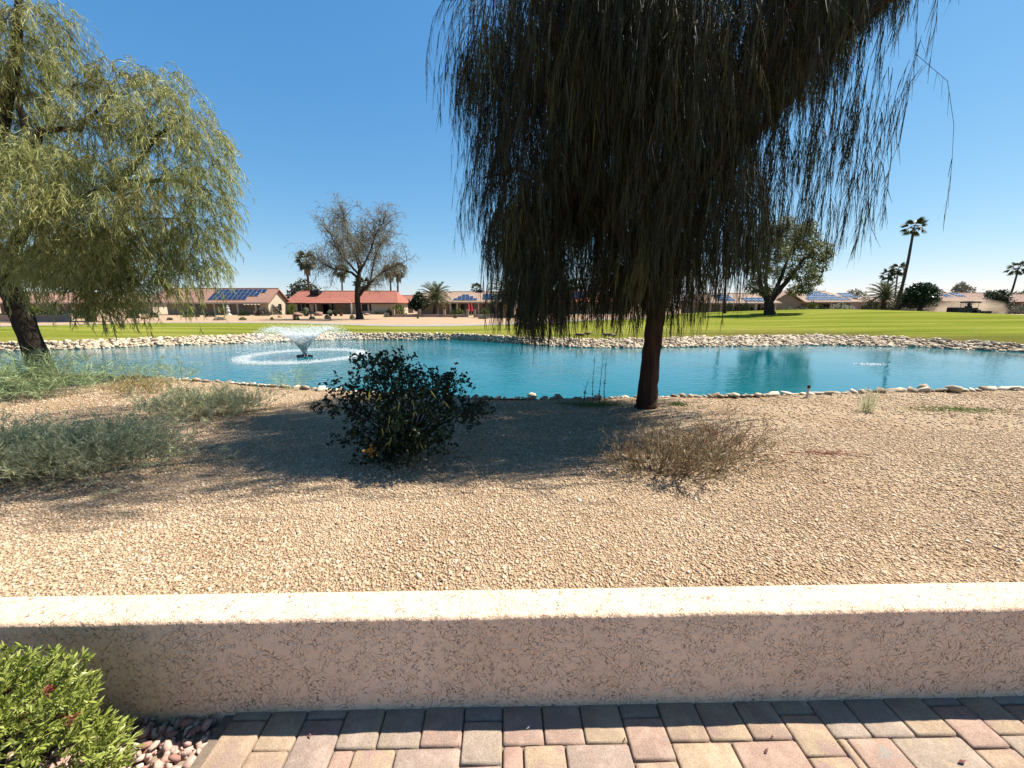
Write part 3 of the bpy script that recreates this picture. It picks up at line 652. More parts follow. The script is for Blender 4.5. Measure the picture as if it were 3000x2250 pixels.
# --- house with solar roof and a gable end (left)
def house_solar():
    D = 71.5; x1, x0 = H2(783, D), H2(452, D); dep = 6.6; ze, zr = 2.25, Zat(845, D + 3.3)
    o = (0.5 * (x0 + x1), D, 0); r = thing('house', 'cream house with dark solar panels covering its red roof and a gable end', 'house', o)
    cut = H2(690, D)
    MB(o).box(x0, x1, D + 2.6, D + dep, -.3, ze).build('wall', 'stucco_cream', r)
    MB(o).box(x1 - 1.6, x1, D + .3, D + 2.6, -.3, ze).build('side_wall', 'stucco_cream', r)
    gable_end(r, o, x1, D + .1, D + dep, ze, zr - .25, 'stucco_cream')
    roof(r, o, x0 - .5, x1 + .5, D - .5, D + dep + .5, ze, zr, 0, 0, 'roof_pink', trim='trim')
    for s_ in (0, 1): pass
    MB(o).slab([(x1 + .5, D - .5, ze + .02), (x1 + .56, D - .5, ze + .02), (x1 + .56, D + dep / 2, zr + .02), (x1 + .5, D + dep / 2, zr + .02)], .26).build('barge_board', 'roof_pink', r)
    posts(r, o, [H2(698, D), H2(751, D), H2(630, D), H2(570, D)], D - .1, -.2, ze - .1)
    # trellis
    tb = MB(o)
    for k in range(5): tb.box(H2(727 + k * 10, D) - .06, H2(727 + k * 10, D) + .06, D - 1.2, D + .2, ze - .42, ze - .30)
    tb.build('trellis', 'trim', r)
    MB(o).box(x0 - .2, x1 + .1, D - .35, D - .05, ze - .28, ze - .16).build('patio_beam', 'trim', r)
    window(r, o, H2(700, D + 2.6), H2(724, D + 2.6), D + 2.6, .0, 2.0, mull=2)
    window(r, o, H2(751, D + 2.6), H2(763, D + 2.6), D + 2.6, .7, 1.9)
    window(r, o, H2(640, D + 2.6), H2(676, D + 2.6), D + 2.6, .0, 2.0, mull=3)
    window(r, o, H2(560, D + 2.6), H2(590, D + 2.6), D + 2.6, .7, 2.0, mull=2)
    gw = MB(o).box(x1 + .005, x1 + .04, D + 3.4, D + 4.4, .8, 2.); gw.build('window', 'glass', r)
    sl_ = np.array([(0, D - .5, ze), (0, D + dep / 2, zr)]); sv = sl_[1] - sl_[0]
    xa = H2(628, D + 1.5); ncol = 11; pw = (H2(792, D + 3) - xa) / ncol
    solar(r, o, [(xa, D - .5 + sv[1] * .16, ze + sv[2] * .16), (pw * ncol, 0, 0), (0, sv[1] * .76, sv[2] * .76)], ncol, 3, mask=lambda i, j: i < (8, 10, 11)[j])
    return r
house_solar()
dish(691, 862, 72.4, 'small dish on the roof edge below the solar panels', .7)

def house_red():
    D = 78.; x0, x1 = H2(846, D), H2(1160, D); dep = 9.; ze, zr = Zat(887, D), Zat(853, D + 4.5)
    o = ((x0 + x1) / 2, D, 0); r = thing('house', 'cream ranch house with plain red tile roof behind the bare tree', 'house', o)
    xa, xb = H2(928, D), H2(1034, D)
    MB(o).box(x0, xa, D, D + dep, -.3, ze).build('wall', 'stucco_cream', r)
    MB(o).box(xb, x1, D, D + dep, -.3, ze).build('wall', 'stucco_cream', r)
    MB(o).box(xa - .1, xb + .1, D + 2.6, D + dep, -.3, ze).build('porch_wall', 'stucco_cream', r)
    roof(r, o, x0 - .6, x1 + .6, D - .6, D + dep + .6, ze, zr, .5, 1.6, 'roof_red')
    # porch hip
    e0, e1 = H2(905, D), H2(1036, D); zm = Zat(868, D + 3.)
    mb = MB(o); mb.slab([(e0, D - 1.3, ze - .05), (e1, D - 1.3, ze - .05), (e1 - 2.2, D + 2.4, zm), (e0 + 2.2, D + 2.4, zm)], .12)
    mb.slab([(e0, D + 2.4, ze - .05), (e0, D - 1.3, ze - .05), (e0 + 2.2, D + 2.4, zm)], .12); mb.slab([(e1, D - 1.3, ze - .05), (e1, D + 2.4, ze - .05), (e1 - 2.2, D + 2.4, zm)], .12)
    pr = mb.build('porch_roof', 'roof_red', r); MB(o).box(e0, e1, D - 1.38, D - 1.31, ze - .27, ze - .07).build('fascia', 'darktrim', pr)
    posts(r, o, [H2(926, D - 1), H2(1029, D - 1)], D - 1.0, -.2, ze - .15)
    window(r, o, H2(871, D), H2(907, D), D, .55, 2.0, 'trim', 'screen', 3)
    window(r, o, H2(919, D), H2(925, D), D, .4, 2.0, 'trim', 'screen')
    window(r, o, H2(1060, D), H2(1077, D), D, .6, 2.0, 'trim', 'screen')
    window(r, o, H2(1082, D), H2(1088, D), D, .6, 2.0, 'trim', 'screen')
    yw = D + 2.6
    window(r, o, H2(944, yw), H2(981, yw), yw, -.1, 2.05, 'darktrim', 'glass', 2)
    window(r, o, H2(1011, yw), H2(1027, yw), yw, .9, 2.0)
    return r
house_red()
acunit(930, 866, 851, 81., 24, 'dark rooftop cooler box on the red tile roof', 'metal_dark')
dish(1136, 884, 77.5, 'pale satellite dish on the right eave of the red roof', .8)

def house_simple(name, lab, D, p0, p1, pe, pr_, dep, il, ir, rm, wm, wins, porch=None, base=-.3, solars=None, trim='darktrim', doors=()):
    x0, x1 = H2(p0, D), H2(p1, D); ze, zr = Zat(pe, D), Zat(pr_, D + dep / 2)
    o = ((x0 + x1) / 2, D, 0); r = thing(name, lab, 'house', o)
    ins = 2.4 if porch else 0
    MB(o).box(x0 + .3, x1 - .3, D + ins, D + dep, base, ze).build('wall', wm, r)
    roof(r, o, x0 - .3, x1 + .3, D - .5, D + dep + .5, ze, zr, il, ir, rm, trim=trim)
    if il < .05: gable_end(r, o, x0 + .31, D, D + dep, ze, zr - .2, wm, sgn=-1)
    if ir < .05: gable_end(r, o, x1 - .31, D, D + dep, ze, zr - .2, wm)
    if porch:
        posts(r, o, [H2(q, D) for q in porch], D - .1, base, ze - .1); MB(o).box(x0, x1, D - .25, D + .05, ze - .26, ze - .15).build('patio_beam', 'trim', r)
    yw = D + ins
    for (a, c, z0, z1, mu) in wins: window(r, o, H2(a, yw), H2(c, yw), yw, z0, z1, 'trim', 'glass', mu)
    vy, vz = dep / 2 + .5, zr - ze
    for (a, c, v0, v1, nu, nv, mk) in (solars or []):
        xa, xc = H2(a, D + 2), H2(c, D + 2)
        solar(r, o, [(xa, D - .5 + vy * v0, ze + vz * v0), (xc - xa, 0, 0), (0, vy * (v1 - v0), vz * (v1 - v0))], nu, nv, mask=mk)
    return r, o
house_simple('house', 'pink tile roofed house with arched porch behind the leaning acacia', 66, -60, 235, 886, 856, 9, 2, 2, 'roof_pink', 'stucco_tan', [(108, 128, .6, 1.9, 1), (135, 160, .2, 2., 2), (185, 200, .6, 1.9, 1)], porch=[60, 113, 145, 172, 215], trim='trim')
house_simple('house', 'small red roofed house with dark sun screens behind the hedge', 92, 1160, 1214, 884, 866, 8, 0, 0, 'roof_red', 'stucco_tan', [(1164, 1206, .9, 2.1, 3)])
hs, ho = house_simple('house', 'tan tile roofed house with stepped solar array over the patio', 74, 1214, 1500, 884, 855, 9.5, 1.5, 1.5, 'roof_tan', 'stucco_tan', [(1320, 1345, -.1, 2.0, 2), (1350, 1390, -.1, 2., 3), (1413, 1422, .4, 2.0, 1), (1430, 1450, .0, 2.0, 2)], porch=[1320, 1340, 1402], trim='trim',
                      solars=[(1333, 1400, .1, .3, 6, 1, None), (1343, 1388, .32, .5, 4, 1, None), (1353, 1374, .52, .68, 2, 1, None), (1415, 1480, .2, .75, 6, 3, None)])
acunit(1407, 866, 849, 79, 18, 'grey metal rooftop cooler on the tan tile roof', 'metal_grey')
house_simple('house', 'red roofed house with solar panels seen through the hanging acacia leaves', 80, 1540, 1850, 885, 853, 9, 1.5, 1.5, 'roof_red', 'stucco_cream', [(1680, 1694, .5, 1.9, 1), (1700, 1710, .5, 1.9, 1), (1600, 1640, .2, 2., 3), (1760, 1790, .5, 1.9, 2)], solars=[(1660, 1712, .3, .9, 6, 3, None)])
house_simple('house', 'long tan roofed house with pergola posts behind the olive tree', 76, 2052, 2280, 887, 860, 9, 1.2, 1.2, 'roof_tan', 'stucco_tan', [(2092, 2104, .4, 1.9, 1), (2150, 2176, .1, 2.0, 3), (2196, 2240, .1, 2.0, 4)], porch=[2080, 2112, 2148, 2213, 2270], trim='trim', solars=[(2092, 2140, .15, .85, 5, 3, None), (2166, 2245, .1, .5, 8, 2, None)])
hh, ho2 = house_simple('house', 'tan house with a wide pale solar array and lower patio roof', 82, 2262, 2520, 884, 853, 12, 2.5, 3.5, 'roof_tan', 'stucco_tan', [(2410, 2428, .2, 2.0, 2), (2460, 2490, .3, 2., 2)], porch=[2432, 2518], trim='trim',
                       solars=[(2348, 2492, .12, .92, 14, 5, lambda i, j: i < 12 - j and i >= j * .8), (2470, 2510, .35, .8, 4, 2, None)])
# gable front wing of that house
D = 78.; g0, g1 = H2(2262, D), H2(2345, D); mbw = MB(ho2)
mbw.add([(g0, D, -.3), (g1, D, -.3), (g1, D, Zat(886, D)), ((g0 + g1) / 2, D, Zat(859, D)), (g0, D, Zat(886, D)), (g0, D + 8, -.3), (g1, D + 8, -.3), (g1, D + 8, Zat(886, D)), ((g0 + g1) / 2, D + 8, Zat(859, D)), (g0, D + 8, Zat(886, D))], [(0, 1, 2, 3, 4), (9, 8, 7, 6, 5), (0, 4, 9, 5), (1, 6, 7, 2)])
mbw.build('front_wing', 'stucco_tan', hh)
zt, zq, gm_ = Zat(857.5, D), Zat(888, D), (g0 + g1) / 2
MB(ho2).slab([(g0 - .6, D - .5, zq), (gm_, D - .5, zt), (gm_, D + 8, zt), (g0 - .6, D + 8, zq)], -.14).slab([(gm_, D - .5, zt), (g1 + .6, D - .5, zq), (g1 + .6, D + 8, zq), (gm_, D + 8, zt)], -.14).build('wing_roof', 'roof_tan', hh)
dish(2419, 848, 86, 'small dish on the ridge of the wide solar roof', .9)
house_simple('house', 'brown roofed long house behind the mower dust', 90, 2738, 2950, 882, 858, 10, 1, 1, 'roof_brown', 'stucco_tan', [(2800, 2815, .6, 1.9, 1), (2860, 2880, .6, 1.9, 2), (2905, 2925, .6, 1.9, 2)], solars=[(2768, 2790, .45, .8, 3, 1, None), (2806, 2830, .5, .95, 3, 2, None)])
house_simple('house', 'brown roofed house with deep shaded porch beside the leaning palm', 88, 2948, 3120, 884, 862, 10, 1, 1, 'roof_brown', 'stucco_tan', [(2962, 2985, .2, 2., 2), (3000, 3030, .2, 2., 2)], porch=[2952, 2990, 3030], trim='darktrim')
house_simple('house', 'low tan house beyond the date palm', 96, 2560, 2690, 884, 872, 8, 1, 1, 'roof_tan', 'stucco_pink', [(2580, 2595, .8, 1.9, 1), (2650, 2665, .8, 1.9, 1)])
house_simple('house', 'tan house hidden between the leaning acacia and the solar roof', 84, 240, 450, 886, 862, 9, 1, 1, 'roof_tan', 'stucco_cream', [(300, 330, .4, 1.9, 2), (380, 410, .4, 1.9, 2)])

# garden wall with pillars
D = 57.5; wx0, wx1 = H2(1152, D), H2(1575, D); o = ((wx0 + wx1) / 2, D, 0)
r = thing('garden_wall', 'long low grey pink block wall with square pillars before the tan house', 'wall', o)
pil = [1152, 1229, 1301, 1369, 1390, 1456, 1520, 1575]
for a, c in zip(pil[:-1], pil[1:]):
    if a == 1369: continue
    MB(o).box(H2(a, D) + .17, H2(c, D) - .17, D - .08, D + .08, -.3, .40).build('wall_panel', 'stucco_pink', r)
    rl = MB(o).tube([(H2(a, D) + .17, D, 1.0), (H2(c, D) - .17, D, 1.0)], [.02, .02], 5); rl.build('rail', 'metal_dark', r)
for a in pil: MB(o).box(H2(a, D) - .17, H2(a, D) + .17, D - .17, D + .17, -.3, 1.05).box(H2(a, D) - .21, H2(a, D) + .21, D - .21, D + .21, 1.05, 1.13).build('pillar', 'stucco_pink', r)
D = 42.; o = (H2(60, D), D, 0)
r = thing('garden_wall', 'plain low pinkish block wall below the arched porch', 'wall', o)
MB(o).box(H2(-80, D), H2(188, D), D - .1, D + .1, -.3, .55).build('wall_panel', 'stucco_pink', r); MB(o).box(H2(-80, D) - .03, H2(188, D) + .03, D - .14, D + .14, .553, .61).build('cap', 'stucco_pink', r)
MB(o).box(H2(188, D) + .05, H2(200, D), D - .2, D + .25, -.3, .8).build('end_pier', 'stucco_cream', r)
D = 84.; o = (H2(2860, D), D, 0)
r = thing('garden_wall', 'long low brown block wall behind the mower', 'wall', o); MB(o).box(H2(2590, D), H2(3100, D), D - .1, D + .1, -.3, .75).build('wall_panel', 'stucco_pink', r); MB(o).box(H2(2590, D) - .03, H2(3100, D) + .03, D - .14, D + .14, .753, .82).build('cap', 'stucco_pink', r)

# closed red umbrellas
for px, lab in ((1372, 'closed red patio umbrella beside the gate pillars, the shorter one'), (1379, 'closed red patio umbrella beside the gate pillars, the taller one')):
    D = 66; q = np.array((H2(px, D), D + (px - 1372) * .1, 0)); hgt = 2.3 if px == 1379 else 2.1
    r = thing('patio_umbrella', lab, 'umbrella', q, 'closed red umbrellas')
    MB(q).tube([q, q + (0, 0, hgt)], [.03, .03], 6).build('pole', 'white', r)
    mb = MB(q)
    ring = [(.34, .75), (.30, .9), (.24, 1.4), (.16, 1.9), (.05, hgt - .05)]; k0 = 0; n_ = 12
    for rr_, z in ring:
        for j in range(n_): a = 2 * math.pi * j / n_; k_ = rr_ * (1 if j % 2 else .72); mb.v.append((math.cos(a) * k_, math.sin(a) * k_, z))
    for i in range(len(ring) - 1):
        for j in range(n_): mb.f.append((i * n_ + j, i * n_ + (j + 1) % n_, (i + 1) * n_ + (j + 1) % n_, (i + 1) * n_ + j))
    mb.build('canopy', 'red', r, True); MB(q).lathe(q, [(.25, 0), (.25, .08), (.06, .12)], 10).build('base', 'metal_dark', r)

# ================================================================== TREES
def tree_root(name, lab, q, cat='tree', group=None): return thing(name, lab, cat, q, group)
def limbset(root, q, limbs, mat, n=8, jit=.06):
    """limbs: list of (path, radii); the first is the trunk"""
    for k, (pth, rad) in enumerate(limbs):
        pth = [np.array(p, float) for p in pth]; P = []; R = []
        for i in range(len(pth) - 1):
            for s_ in range(4):
                t = s_ / 4; P.append(pth[i] * (1 - t) + pth[i + 1] * t + (np.array([random.uniform(-1, 1) for _ in range(3)]) * rad[i] * (.05 if k == 0 else .2) if (i or s_) else 0)); R.append(rad[i] * (1 - t) + rad[i + 1] * t)
        P.append(pth[-1]); R.append(rad[-1])
        MB(q).tube(P, R, n if k == 0 else max(5, n - 3), jit).build('trunk' if k == 0 else 'limb', mat, root, True)
def sub_branches(paths_, n, L, spread, up, rr):
    """thin random branches springing from limb paths -> list of point paths"""
    out = []
    for _ in range(n):
        P = random.choice(paths_); t = random.uniform(.25, 1) * (len(P) - 1); i = min(int(t), len(P) - 2); f = t - i
        a = np.array(P[i]) * (1 - f) + np.array(P[i + 1]) * f; tan = np.array(P[i + 1]) - np.array(P[i]); tan /= np.linalg.norm(tan) + 1e-9
        d = tan * .6 + np.random.default_rng(random.randrange(10 ** 9)).normal(size=3) * spread + np.array((0, 0, up)); d /= np.linalg.norm(d)
        l = L * random.uniform(.5, 1.2); pts_ = [a]
        for k in range(4): d = d + np.array([random.uniform(-.25, .25) for _ in range(3)]); d /= np.linalg.norm(d); pts_.append(pts_[-1] + d * l / 4)
        out.append(pts_)
    return out

# ---------------- the big weeping acacia in the yard
T = hit(1893, 1193); T[2] -= .05
R_ = tree_root('weeping_acacia', 'large dark weeping acacia with straight reddish trunk on the gravel', T)
tb = lambda dx, dy, z: (T[0] + dx, T[1] + dy, z)
trunk = [tb(0, 0, T[2]), tb(.0, 0, T[2] + .12), tb(.015, 0, .4), tb(.03, 0, 1.0), tb(.05, 0, 1.5), tb(.10, .05, 2.2), tb(.05, .1, 3.3), tb(.2, .2, 4.8), tb(.1, .1, 6.4), tb(.2, .1, 7.8)]
limbs = [(trunk, [.20, .165, .15, .138, .145, .12, .10, .08, .05, .02]),
         ([tb(.03, 0, 1.35), tb(-.22, -.1, 1.9), tb(-.75, -.3, 2.8), tb(-1.3, -.5, 4.0), tb(-2.0, -.6, 5.4), tb(-2.5, -.7, 6.3)], [.10, .10, .085, .065, .045, .02]),
         ([tb(.09, .05, 2.0), tb(.7, .2, 3.0), tb(1.5, .3, 4.2), tb(2.6, .4, 5.4), tb(3.7, .4, 6.3)], [.09, .08, .065, .045, .02]),
         ([tb(.05, .1, 3.0), tb(-.2, .8, 4.2), tb(-.9, 1.5, 5.6), tb(-1.2, 1.9, 6.8)], [.07, .06, .045, .02]),
         ([tb(.08, 0, 2.5), tb(.5, -.7, 3.6), tb(.9, -1.3, 5.0), tb(1.0, -1.6, 6.2)], [.07, .06, .04, .02]),
         ([tb(-.75, -.3, 2.8), tb(-1.5, -.1, 3.3), tb(-2.2, .0, 3.6), tb(-2.7, .1, 3.5)], [.05, .045, .03, .015]),
         ([tb(1.5, .3, 4.2), tb(2.2, -.3, 5.2), tb(3.4, -.6, 6.1), tb(4.6, -.6, 6.6)], [.05, .045, .03, .015]),
         ([tb(-1.3, -.5, 4.0), tb(-1.9, -1.0, 5.2), tb(-2.6, -1.3, 6.0)], [.045, .035, .015])]
limbset(R_, T, limbs, 'trunk', 14, .07)
zlow = lambda dx: np.interp(dx, [-3.2, -2.7, -2.5, -2.32, -2.12, -1.9, -1, -.3, 0, .25, .36, .47, .58, .72, .88, 1.15, 1.65, 2.5, 3.3], [5.1, 4.7, 4.1, 2.6, 1.15, 1.02, 1.1, 1.3, 1.4, 1.2, 1.1, 1.4, 2.0, 2.6, 3.2, 3.9, 4.6, 5.2, 6.])
curt = []
while len(curt) < 640:
    dx = rng.uniform(-2.8, 3.3); dy = rng.uniform(-1.7, 2.6)
    cx_ = (dx - .3) / 3.1; cy_ = (dy - .45) / 2.15
    if cx_ ** 2 + cy_ ** 2 > 1: continue
    pdx = dx * 6.3 / (6.3 + dy) if dx > 0 else dx * 6.3 / (6.3 + dy * .6)
    dens = np.interp(pdx, [-3.2, -2.6, -2.3, 0, .8, 1.2, 2.0, 3., 4.4], [.2, .7, 1, 1, 1, .55, .30, .22, .15])
    if rng.uniform() > dens: continue
    zl_ = float(zlow(pdx)) + max(0, -dy) * .15 + (.0 if abs(dy - .4) < 1.5 else .3)
    ztop = 8.3 - 3.0 * (cx_ ** 2 + cy_ ** 2)
    if -1.4 < dx - dy * .12 < -.75: zl_ += 1.5     # a gap where the sky shows between the lower curtains
    zc = zl_ + max(ztop - zl_, .4) * rng.uniform(0, 1) ** 1.3
    # plumes with open lanes between them, so that sun comes through in streaks
    gx_, gy_ = dx - zc * SDIR.x / SDIR.z, dy - zc * SDIR.y / SDIR.z
    if math.sin(gy_ * 5.2 + 1.1 * math.sin(gx_ * 1.3)) < -.25 and rng.uniform() < .85: continue
    curt.append((dx, dy, zc, zl_))
# unseen top strands added for their shade, then thin streamers off the right side
for _ in range(105):     # crown top, above the picture: it throws the wide shade
    dx, dy = rng.uniform(-4.6, .4), rng.choice((-.95, -.4, .2, .8, 1.4)) + rng.normal() * .1; curt.append((dx, dy, rng.uniform(7.6, 10.2) - .05 * (dx + .6) ** 2, 7.3))
for _ in range(30):  # more unseen strands up there, added to carry the shade further left
    dx, dy = rng.uniform(-4.6, -1.2), rng.choice((-1.9, -1.45)) + rng.normal() * .07; curt.append((dx, dy, rng.uniform(7.8, 9.6), 7.3))
for _ in range(70):
    dx = rng.uniform(1.3, 3.1); curt.append((dx, rng.uniform(-.6, 1.6), rng.uniform(3.2, 5.6) + (dx - 1.3) * .3, 2.9 + .5 * (dx - 1.3)))
for _ in range(54):
    dx = rng.uniform(.8, 3.1); curt.append((dx, rng.uniform(-.6, 1.2), rng.uniform(2.3, 3.4) + (dx - 1.2) * .12, 1.8 + .3 * (dx - .8)))
fo = Fol(T); tw = Fol(T)
for k, (dx, dy, zc, zl_) in enumerate(curt):
    thin = k >= 775; nst = rng.integers(3, 6) if thin else rng.integers(10, 18); L = rng.uniform(.8, 1.8)
    base = np.array(tb(dx, dy, 0))
    st = base + rng.normal(size=(nst, 3)) * np.array([.11, .11, 0])
    st[:, 2] = np.maximum(zc + rng.normal(size=nst) * .22, zl_ + .12) + L * .5
    d0 = unit(np.stack([rng.normal(size=nst) * .4 + np.sign(dx) * .12, rng.normal(size=nst) * .4, rng.uniform(-.6, .2, nst)], 1))
    if thin: d0 = unit(d0 * np.array([.5, .5, 1]) + np.array([0, 0, -.8]))
    Lk = np.minimum(L * rng.uniform(.7, 1.2, nst), np.maximum(st[:, 2] - zl_ + rng.normal(size=nst) * .13, .3))
    Pt = paths(st, d0, Lk, 4, 1.6, .07)
    tw.add(stems(Pt, .006, .003), rng.uniform(0, .4, nst))
    m_ = 14 if thin else 24; lp, lt = along(Pt, m_, .02, 1.)
    ld = unit(lt * .5 + rng.normal(size=lp.shape) * .19 + np.array([0, 0, -.9]))
    tn = np.clip(rng.normal(.34, .2, nst * m_) + (rng.uniform() < .16) * .5, 0, 1)  # some curtains tinted brighter: sunlit olive highlights put into the colour
    fo.add(ribbons(lp, ld, rng.uniform(.15, .34, len(lp)), rng.uniform(.0062, .0095, len(lp)), rng.uniform(-.04, .10, len(lp)), 1, [1., .35]), tn)
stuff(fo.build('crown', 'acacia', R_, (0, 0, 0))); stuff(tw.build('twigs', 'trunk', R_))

# ---------------- acacia leaning at the left
T = hit(128, 1100); T[2] -= .05
R_ = tree_root('leaning_acacia', 'sunlit yellow green weeping acacia with leaning dark trunk by the shrubs', T)
def lp3(px, py, dd=0): return at(px, py, T[1] + dd)
trunk = [T, lp3(118, 1075), lp3(85, 980), lp3(45, 880), lp3(5, 800, .1), lp3(-30, 700, .2), lp3(-40, 560, .3), lp3(0, 400, .2), lp3(40, 200, .2), lp3(55, 10, .2), lp3(60, -150, .2)]
limbs = [(trunk, [.29, .24, .21, .20, .19, .17, .15, .12, .09, .06, .02]),
         ([lp3(5, 800), lp3(90, 640, -.2), lp3(200, 600, -.3), lp3(310, 560, -.4), lp3(380, 500, -.4), lp3(450, 410, -.4), lp3(540, 340, -.3)], [.14, .12, .10, .085, .065, .045, .015]),
         ([lp3(310, 560, -.4), lp3(400, 530, .1), lp3(520, 530, .3), lp3(620, 560, .4)], [.07, .06, .04, .015]),
         ([lp3(-40, 560), lp3(90, 440, -.3), lp3(120, 380, -.4), lp3(230, 380, -.5), lp3(330, 280, -.4)], [.1, .085, .07, .05, .015]),
         ([lp3(90, 440, -.3), lp3(60, 330, -.2), lp3(50, 200, 0), lp3(70, 60, 0)], [.06, .05, .035, .015]),
         ([lp3(5, 800), lp3(120, 720, .4), lp3(260, 700, .6), lp3(400, 640, .8), lp3(520, 640, 1.)], [.09, .08, .06, .04, .015])]
limbset(R_, T, limbs, 'trunk2', 12, .08)
cl = [(60, 60, .95, 0), (140, 120, .62, .3), (40, 210, .9, -.2), (110, 240, .55, .2), (-40, 120, 1.1, 0), (70, 330, .75, .5), (225, 215, .32, 0), (0, 420, 1., .4),
      (340, 235, .38, 0), (300, 300, .5, .3), (430, 260, .35, 0), (480, 250, .4, .1), (530, 330, .6, 0), (590, 420, .6, 0), (440, 370, .75, -.4), (340, 380, .7, -.5), (250, 360, .6, -.3), (510, 450, .9, -.2),
      (620, 520, .55, .1), (560, 580, .8, .3), (470, 560, .8, -.6), (630, 610, .45, .3), (600, 690, .6, .3), (520, 700, .8, .5), (600, 790, .55, .4), (520, 810, .6, .4), (560, 740, .6, .2),
      (90, 500, .9, -.9), (200, 500, .8, -1.), (20, 590, 1., -.6), (280, 520, .55, -.8), (120, 620, .9, -1.2), (240, 640, .8, -1.3), (340, 640, .7, -1.), (300, 720, .85, -1.), (170, 730, .9, -1.), (60, 700, .9, -.7), (440, 610, .45, -1.5),
      (380, 780, .75, -.6), (280, 820, .8, -.7), (200, 830, .7, -.8), (330, 870, .6, -.6), (290, 905, .4, -.6), (420, 850, .5, -.3), (110, 800, .7, -.3), (30, 790, .8, .2), (460, 760, .6, .2), (-60, 480, 1.2, .5), (-80, 680, 1.2, .4), (-60, 300, 1.2, .3), (250, 740, .8, 1.2), (400, 700, .8, 1.3), (130, 560, .9, 1.2), (330, 500, .8, 1.2), (70, 420, .8, 1.1)]
fo = Fol(T); tw = Fol(T)
for (px, py, rad, dd) in cl:
    rad *= .86; c = lp3(px, py, dd); n_ = int(150 * rad ** 1.5) + 14
    d = rdir(n_, .35); st = c + d * rad * rng.uniform(.35, .98, n_)[:, None] * np.array([1, 1, .75]); st[:, 2] += rad * .2
    d0 = unit(d * np.array([1, 1, .3]) + np.array([0, 0, .1]))
    Pt = paths(st, d0, rng.uniform(.45, 1.0, n_) * (.6 + .35 * rad), 5, .62, .14)
    tw.add(stems(Pt, .008, .004), rng.uniform(0, .5, n_))
    m_ = 24; lp, lt = along(Pt, m_, .0, 1.)
    ld = unit(lt * .5 + rng.normal(size=lp.shape) * .42 + np.array([0, 0, -.55]))
    hue = rng.uniform(.05, .95)
    fo.add(ribbons(lp, ld, rng.uniform(.08, .19, len(lp)), rng.uniform(.009, .014, len(lp)), rng.uniform(0, .2, len(lp)), 1, [1., .35]), np.clip(rng.normal(hue, .18, len(lp)), 0, 1))
# trailing streamers at the bottom
for (x0_, x1_, yy_, n_) in ((230, 390, 850, 40), (440, 640, 800, 26), (440, 560, 860, 8), (-40, 120, 800, 30)):
    c = np.array([lp3(rng.uniform(x0_, x1_), yy_ + rng.normal() * 25, rng.uniform(-.8, .4)) for _ in range(n_)])
    Pt = paths(c, rdir(n_, -.4), rng.uniform(.5, 1.05, n_), 5, .8, .1); tw.add(stems(Pt, .007, .003), .3)
    lp, lt = along(Pt, 24, 0, 1); fo.add(ribbons(lp, unit(lt * .6 + rng.normal(size=lp.shape) * .35 + np.array([0, 0, -.6])), rng.uniform(.12, .22, len(lp)), .013, .1, 2), rng.uniform(.1, .7, len(lp)))
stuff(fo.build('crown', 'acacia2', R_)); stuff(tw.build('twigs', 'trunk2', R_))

# ---------------- bare tree across the lake
T = hit(1054, 935); D0 = T[1]
R_ = tree_root('bare_tree', 'tall sparse grey tree with forked trunk before the red roofed house', T)
q_ = lambda L_: [at(px, py, D0 + dd) for px, py, dd in L_]
lim = [(q_([(1054, 938, 0), (1052, 915, 0), (1047, 885, 0), (1047, 850, 0), (1051, 821, 0), (1053, 790, .2)]), [.55, .37, .33, .31, .28, .18]),
       (q_([(1051, 818, 0), (1030, 798, .5), (1003, 790, 1), (973, 787, 1.5), (945, 772, 2), (920, 752, 2.)]), [.18, .15, .12, .09, .06, .02]),
       (q_([(1051, 805, 0), (1030, 780, -.8), (1007, 758, -1.4), (985, 725, -2), (970, 690, -2.2), (962, 655, -2)]), [.15, .13, .10, .08, .05, .02]),
       (q_([(1053, 795, 0), (1058, 775, .4), (1040, 745, 1), (1022, 712, 1.2), (1012, 675, 1.4), (1010, 632, 1.5)]), [.18, .15, .11, .09, .06, .02]),
       (q_([(1054, 795, 0), (1066, 775, -.6), (1084, 738, -1.5), (1098, 695, -2), (1112, 665, -2.2), (1132, 645, -2.4)]), [.15, .13, .10, .075, .05, .02]),
       (q_([(1050, 868, 0), (1068, 845, .2), (1090, 822, .4), (1122, 797, .8), (1160, 778, 1), (1192, 762, 1)]), [.22, .19, .15, .11, .07, .02]),
       (q_([(1084, 828, .3), (1090, 795, 1), (1097, 760, 1.6), (1110, 725, 2), (1126, 695, 2.4)]), [.14, .12, .1, .07, .03]),
       (q_([(1053, 790, 0), (1045, 762, 2), (1052, 730, 3), (1060, 690, 3.4)]), [.15, .12, .08, .03])]
limbset(R_, T, lim, 'trunk2', 10, .05)
sb = sub_branches([l[0] for l in lim[1:]], 230, 2.7, .55, .3, .03)
MBb = MB(T)
for P in sb: MBb.tube(P, [.035, .03, .022, .014, .008], 4, 0, False)
stuff(MBb.build('branches', 'trunk2', R_))
fo = Fol(T)
for P in sb:
    P = np.array(P); n_ = 14; i = rng.integers(1, 5, n_); st = P[i] + rng.normal(size=(n_, 3)) * .12
    tops = P[0][2] > Zat(740, D0); Lh = rng.uniform(.5, 1.2, n_) * (1 if tops else 1.5)
    Pt = paths(st, rdir(n_, .6 if tops else 0), Lh, 4, .3 if tops else .7, .22); fo.add(stems(Pt, .022, .012), rng.uniform(0, .6, n_))
    lp, lt = along(Pt, 12, .1, 1); fo.add(ribbons(lp, unit(lt + rng.normal(size=lp.shape) * .8), rng.uniform(.12, .30, len(lp)), .034, .1, 1), rng.uniform(.2, 1, len(lp)))
stuff(fo.build('crown', 'bare', R_))

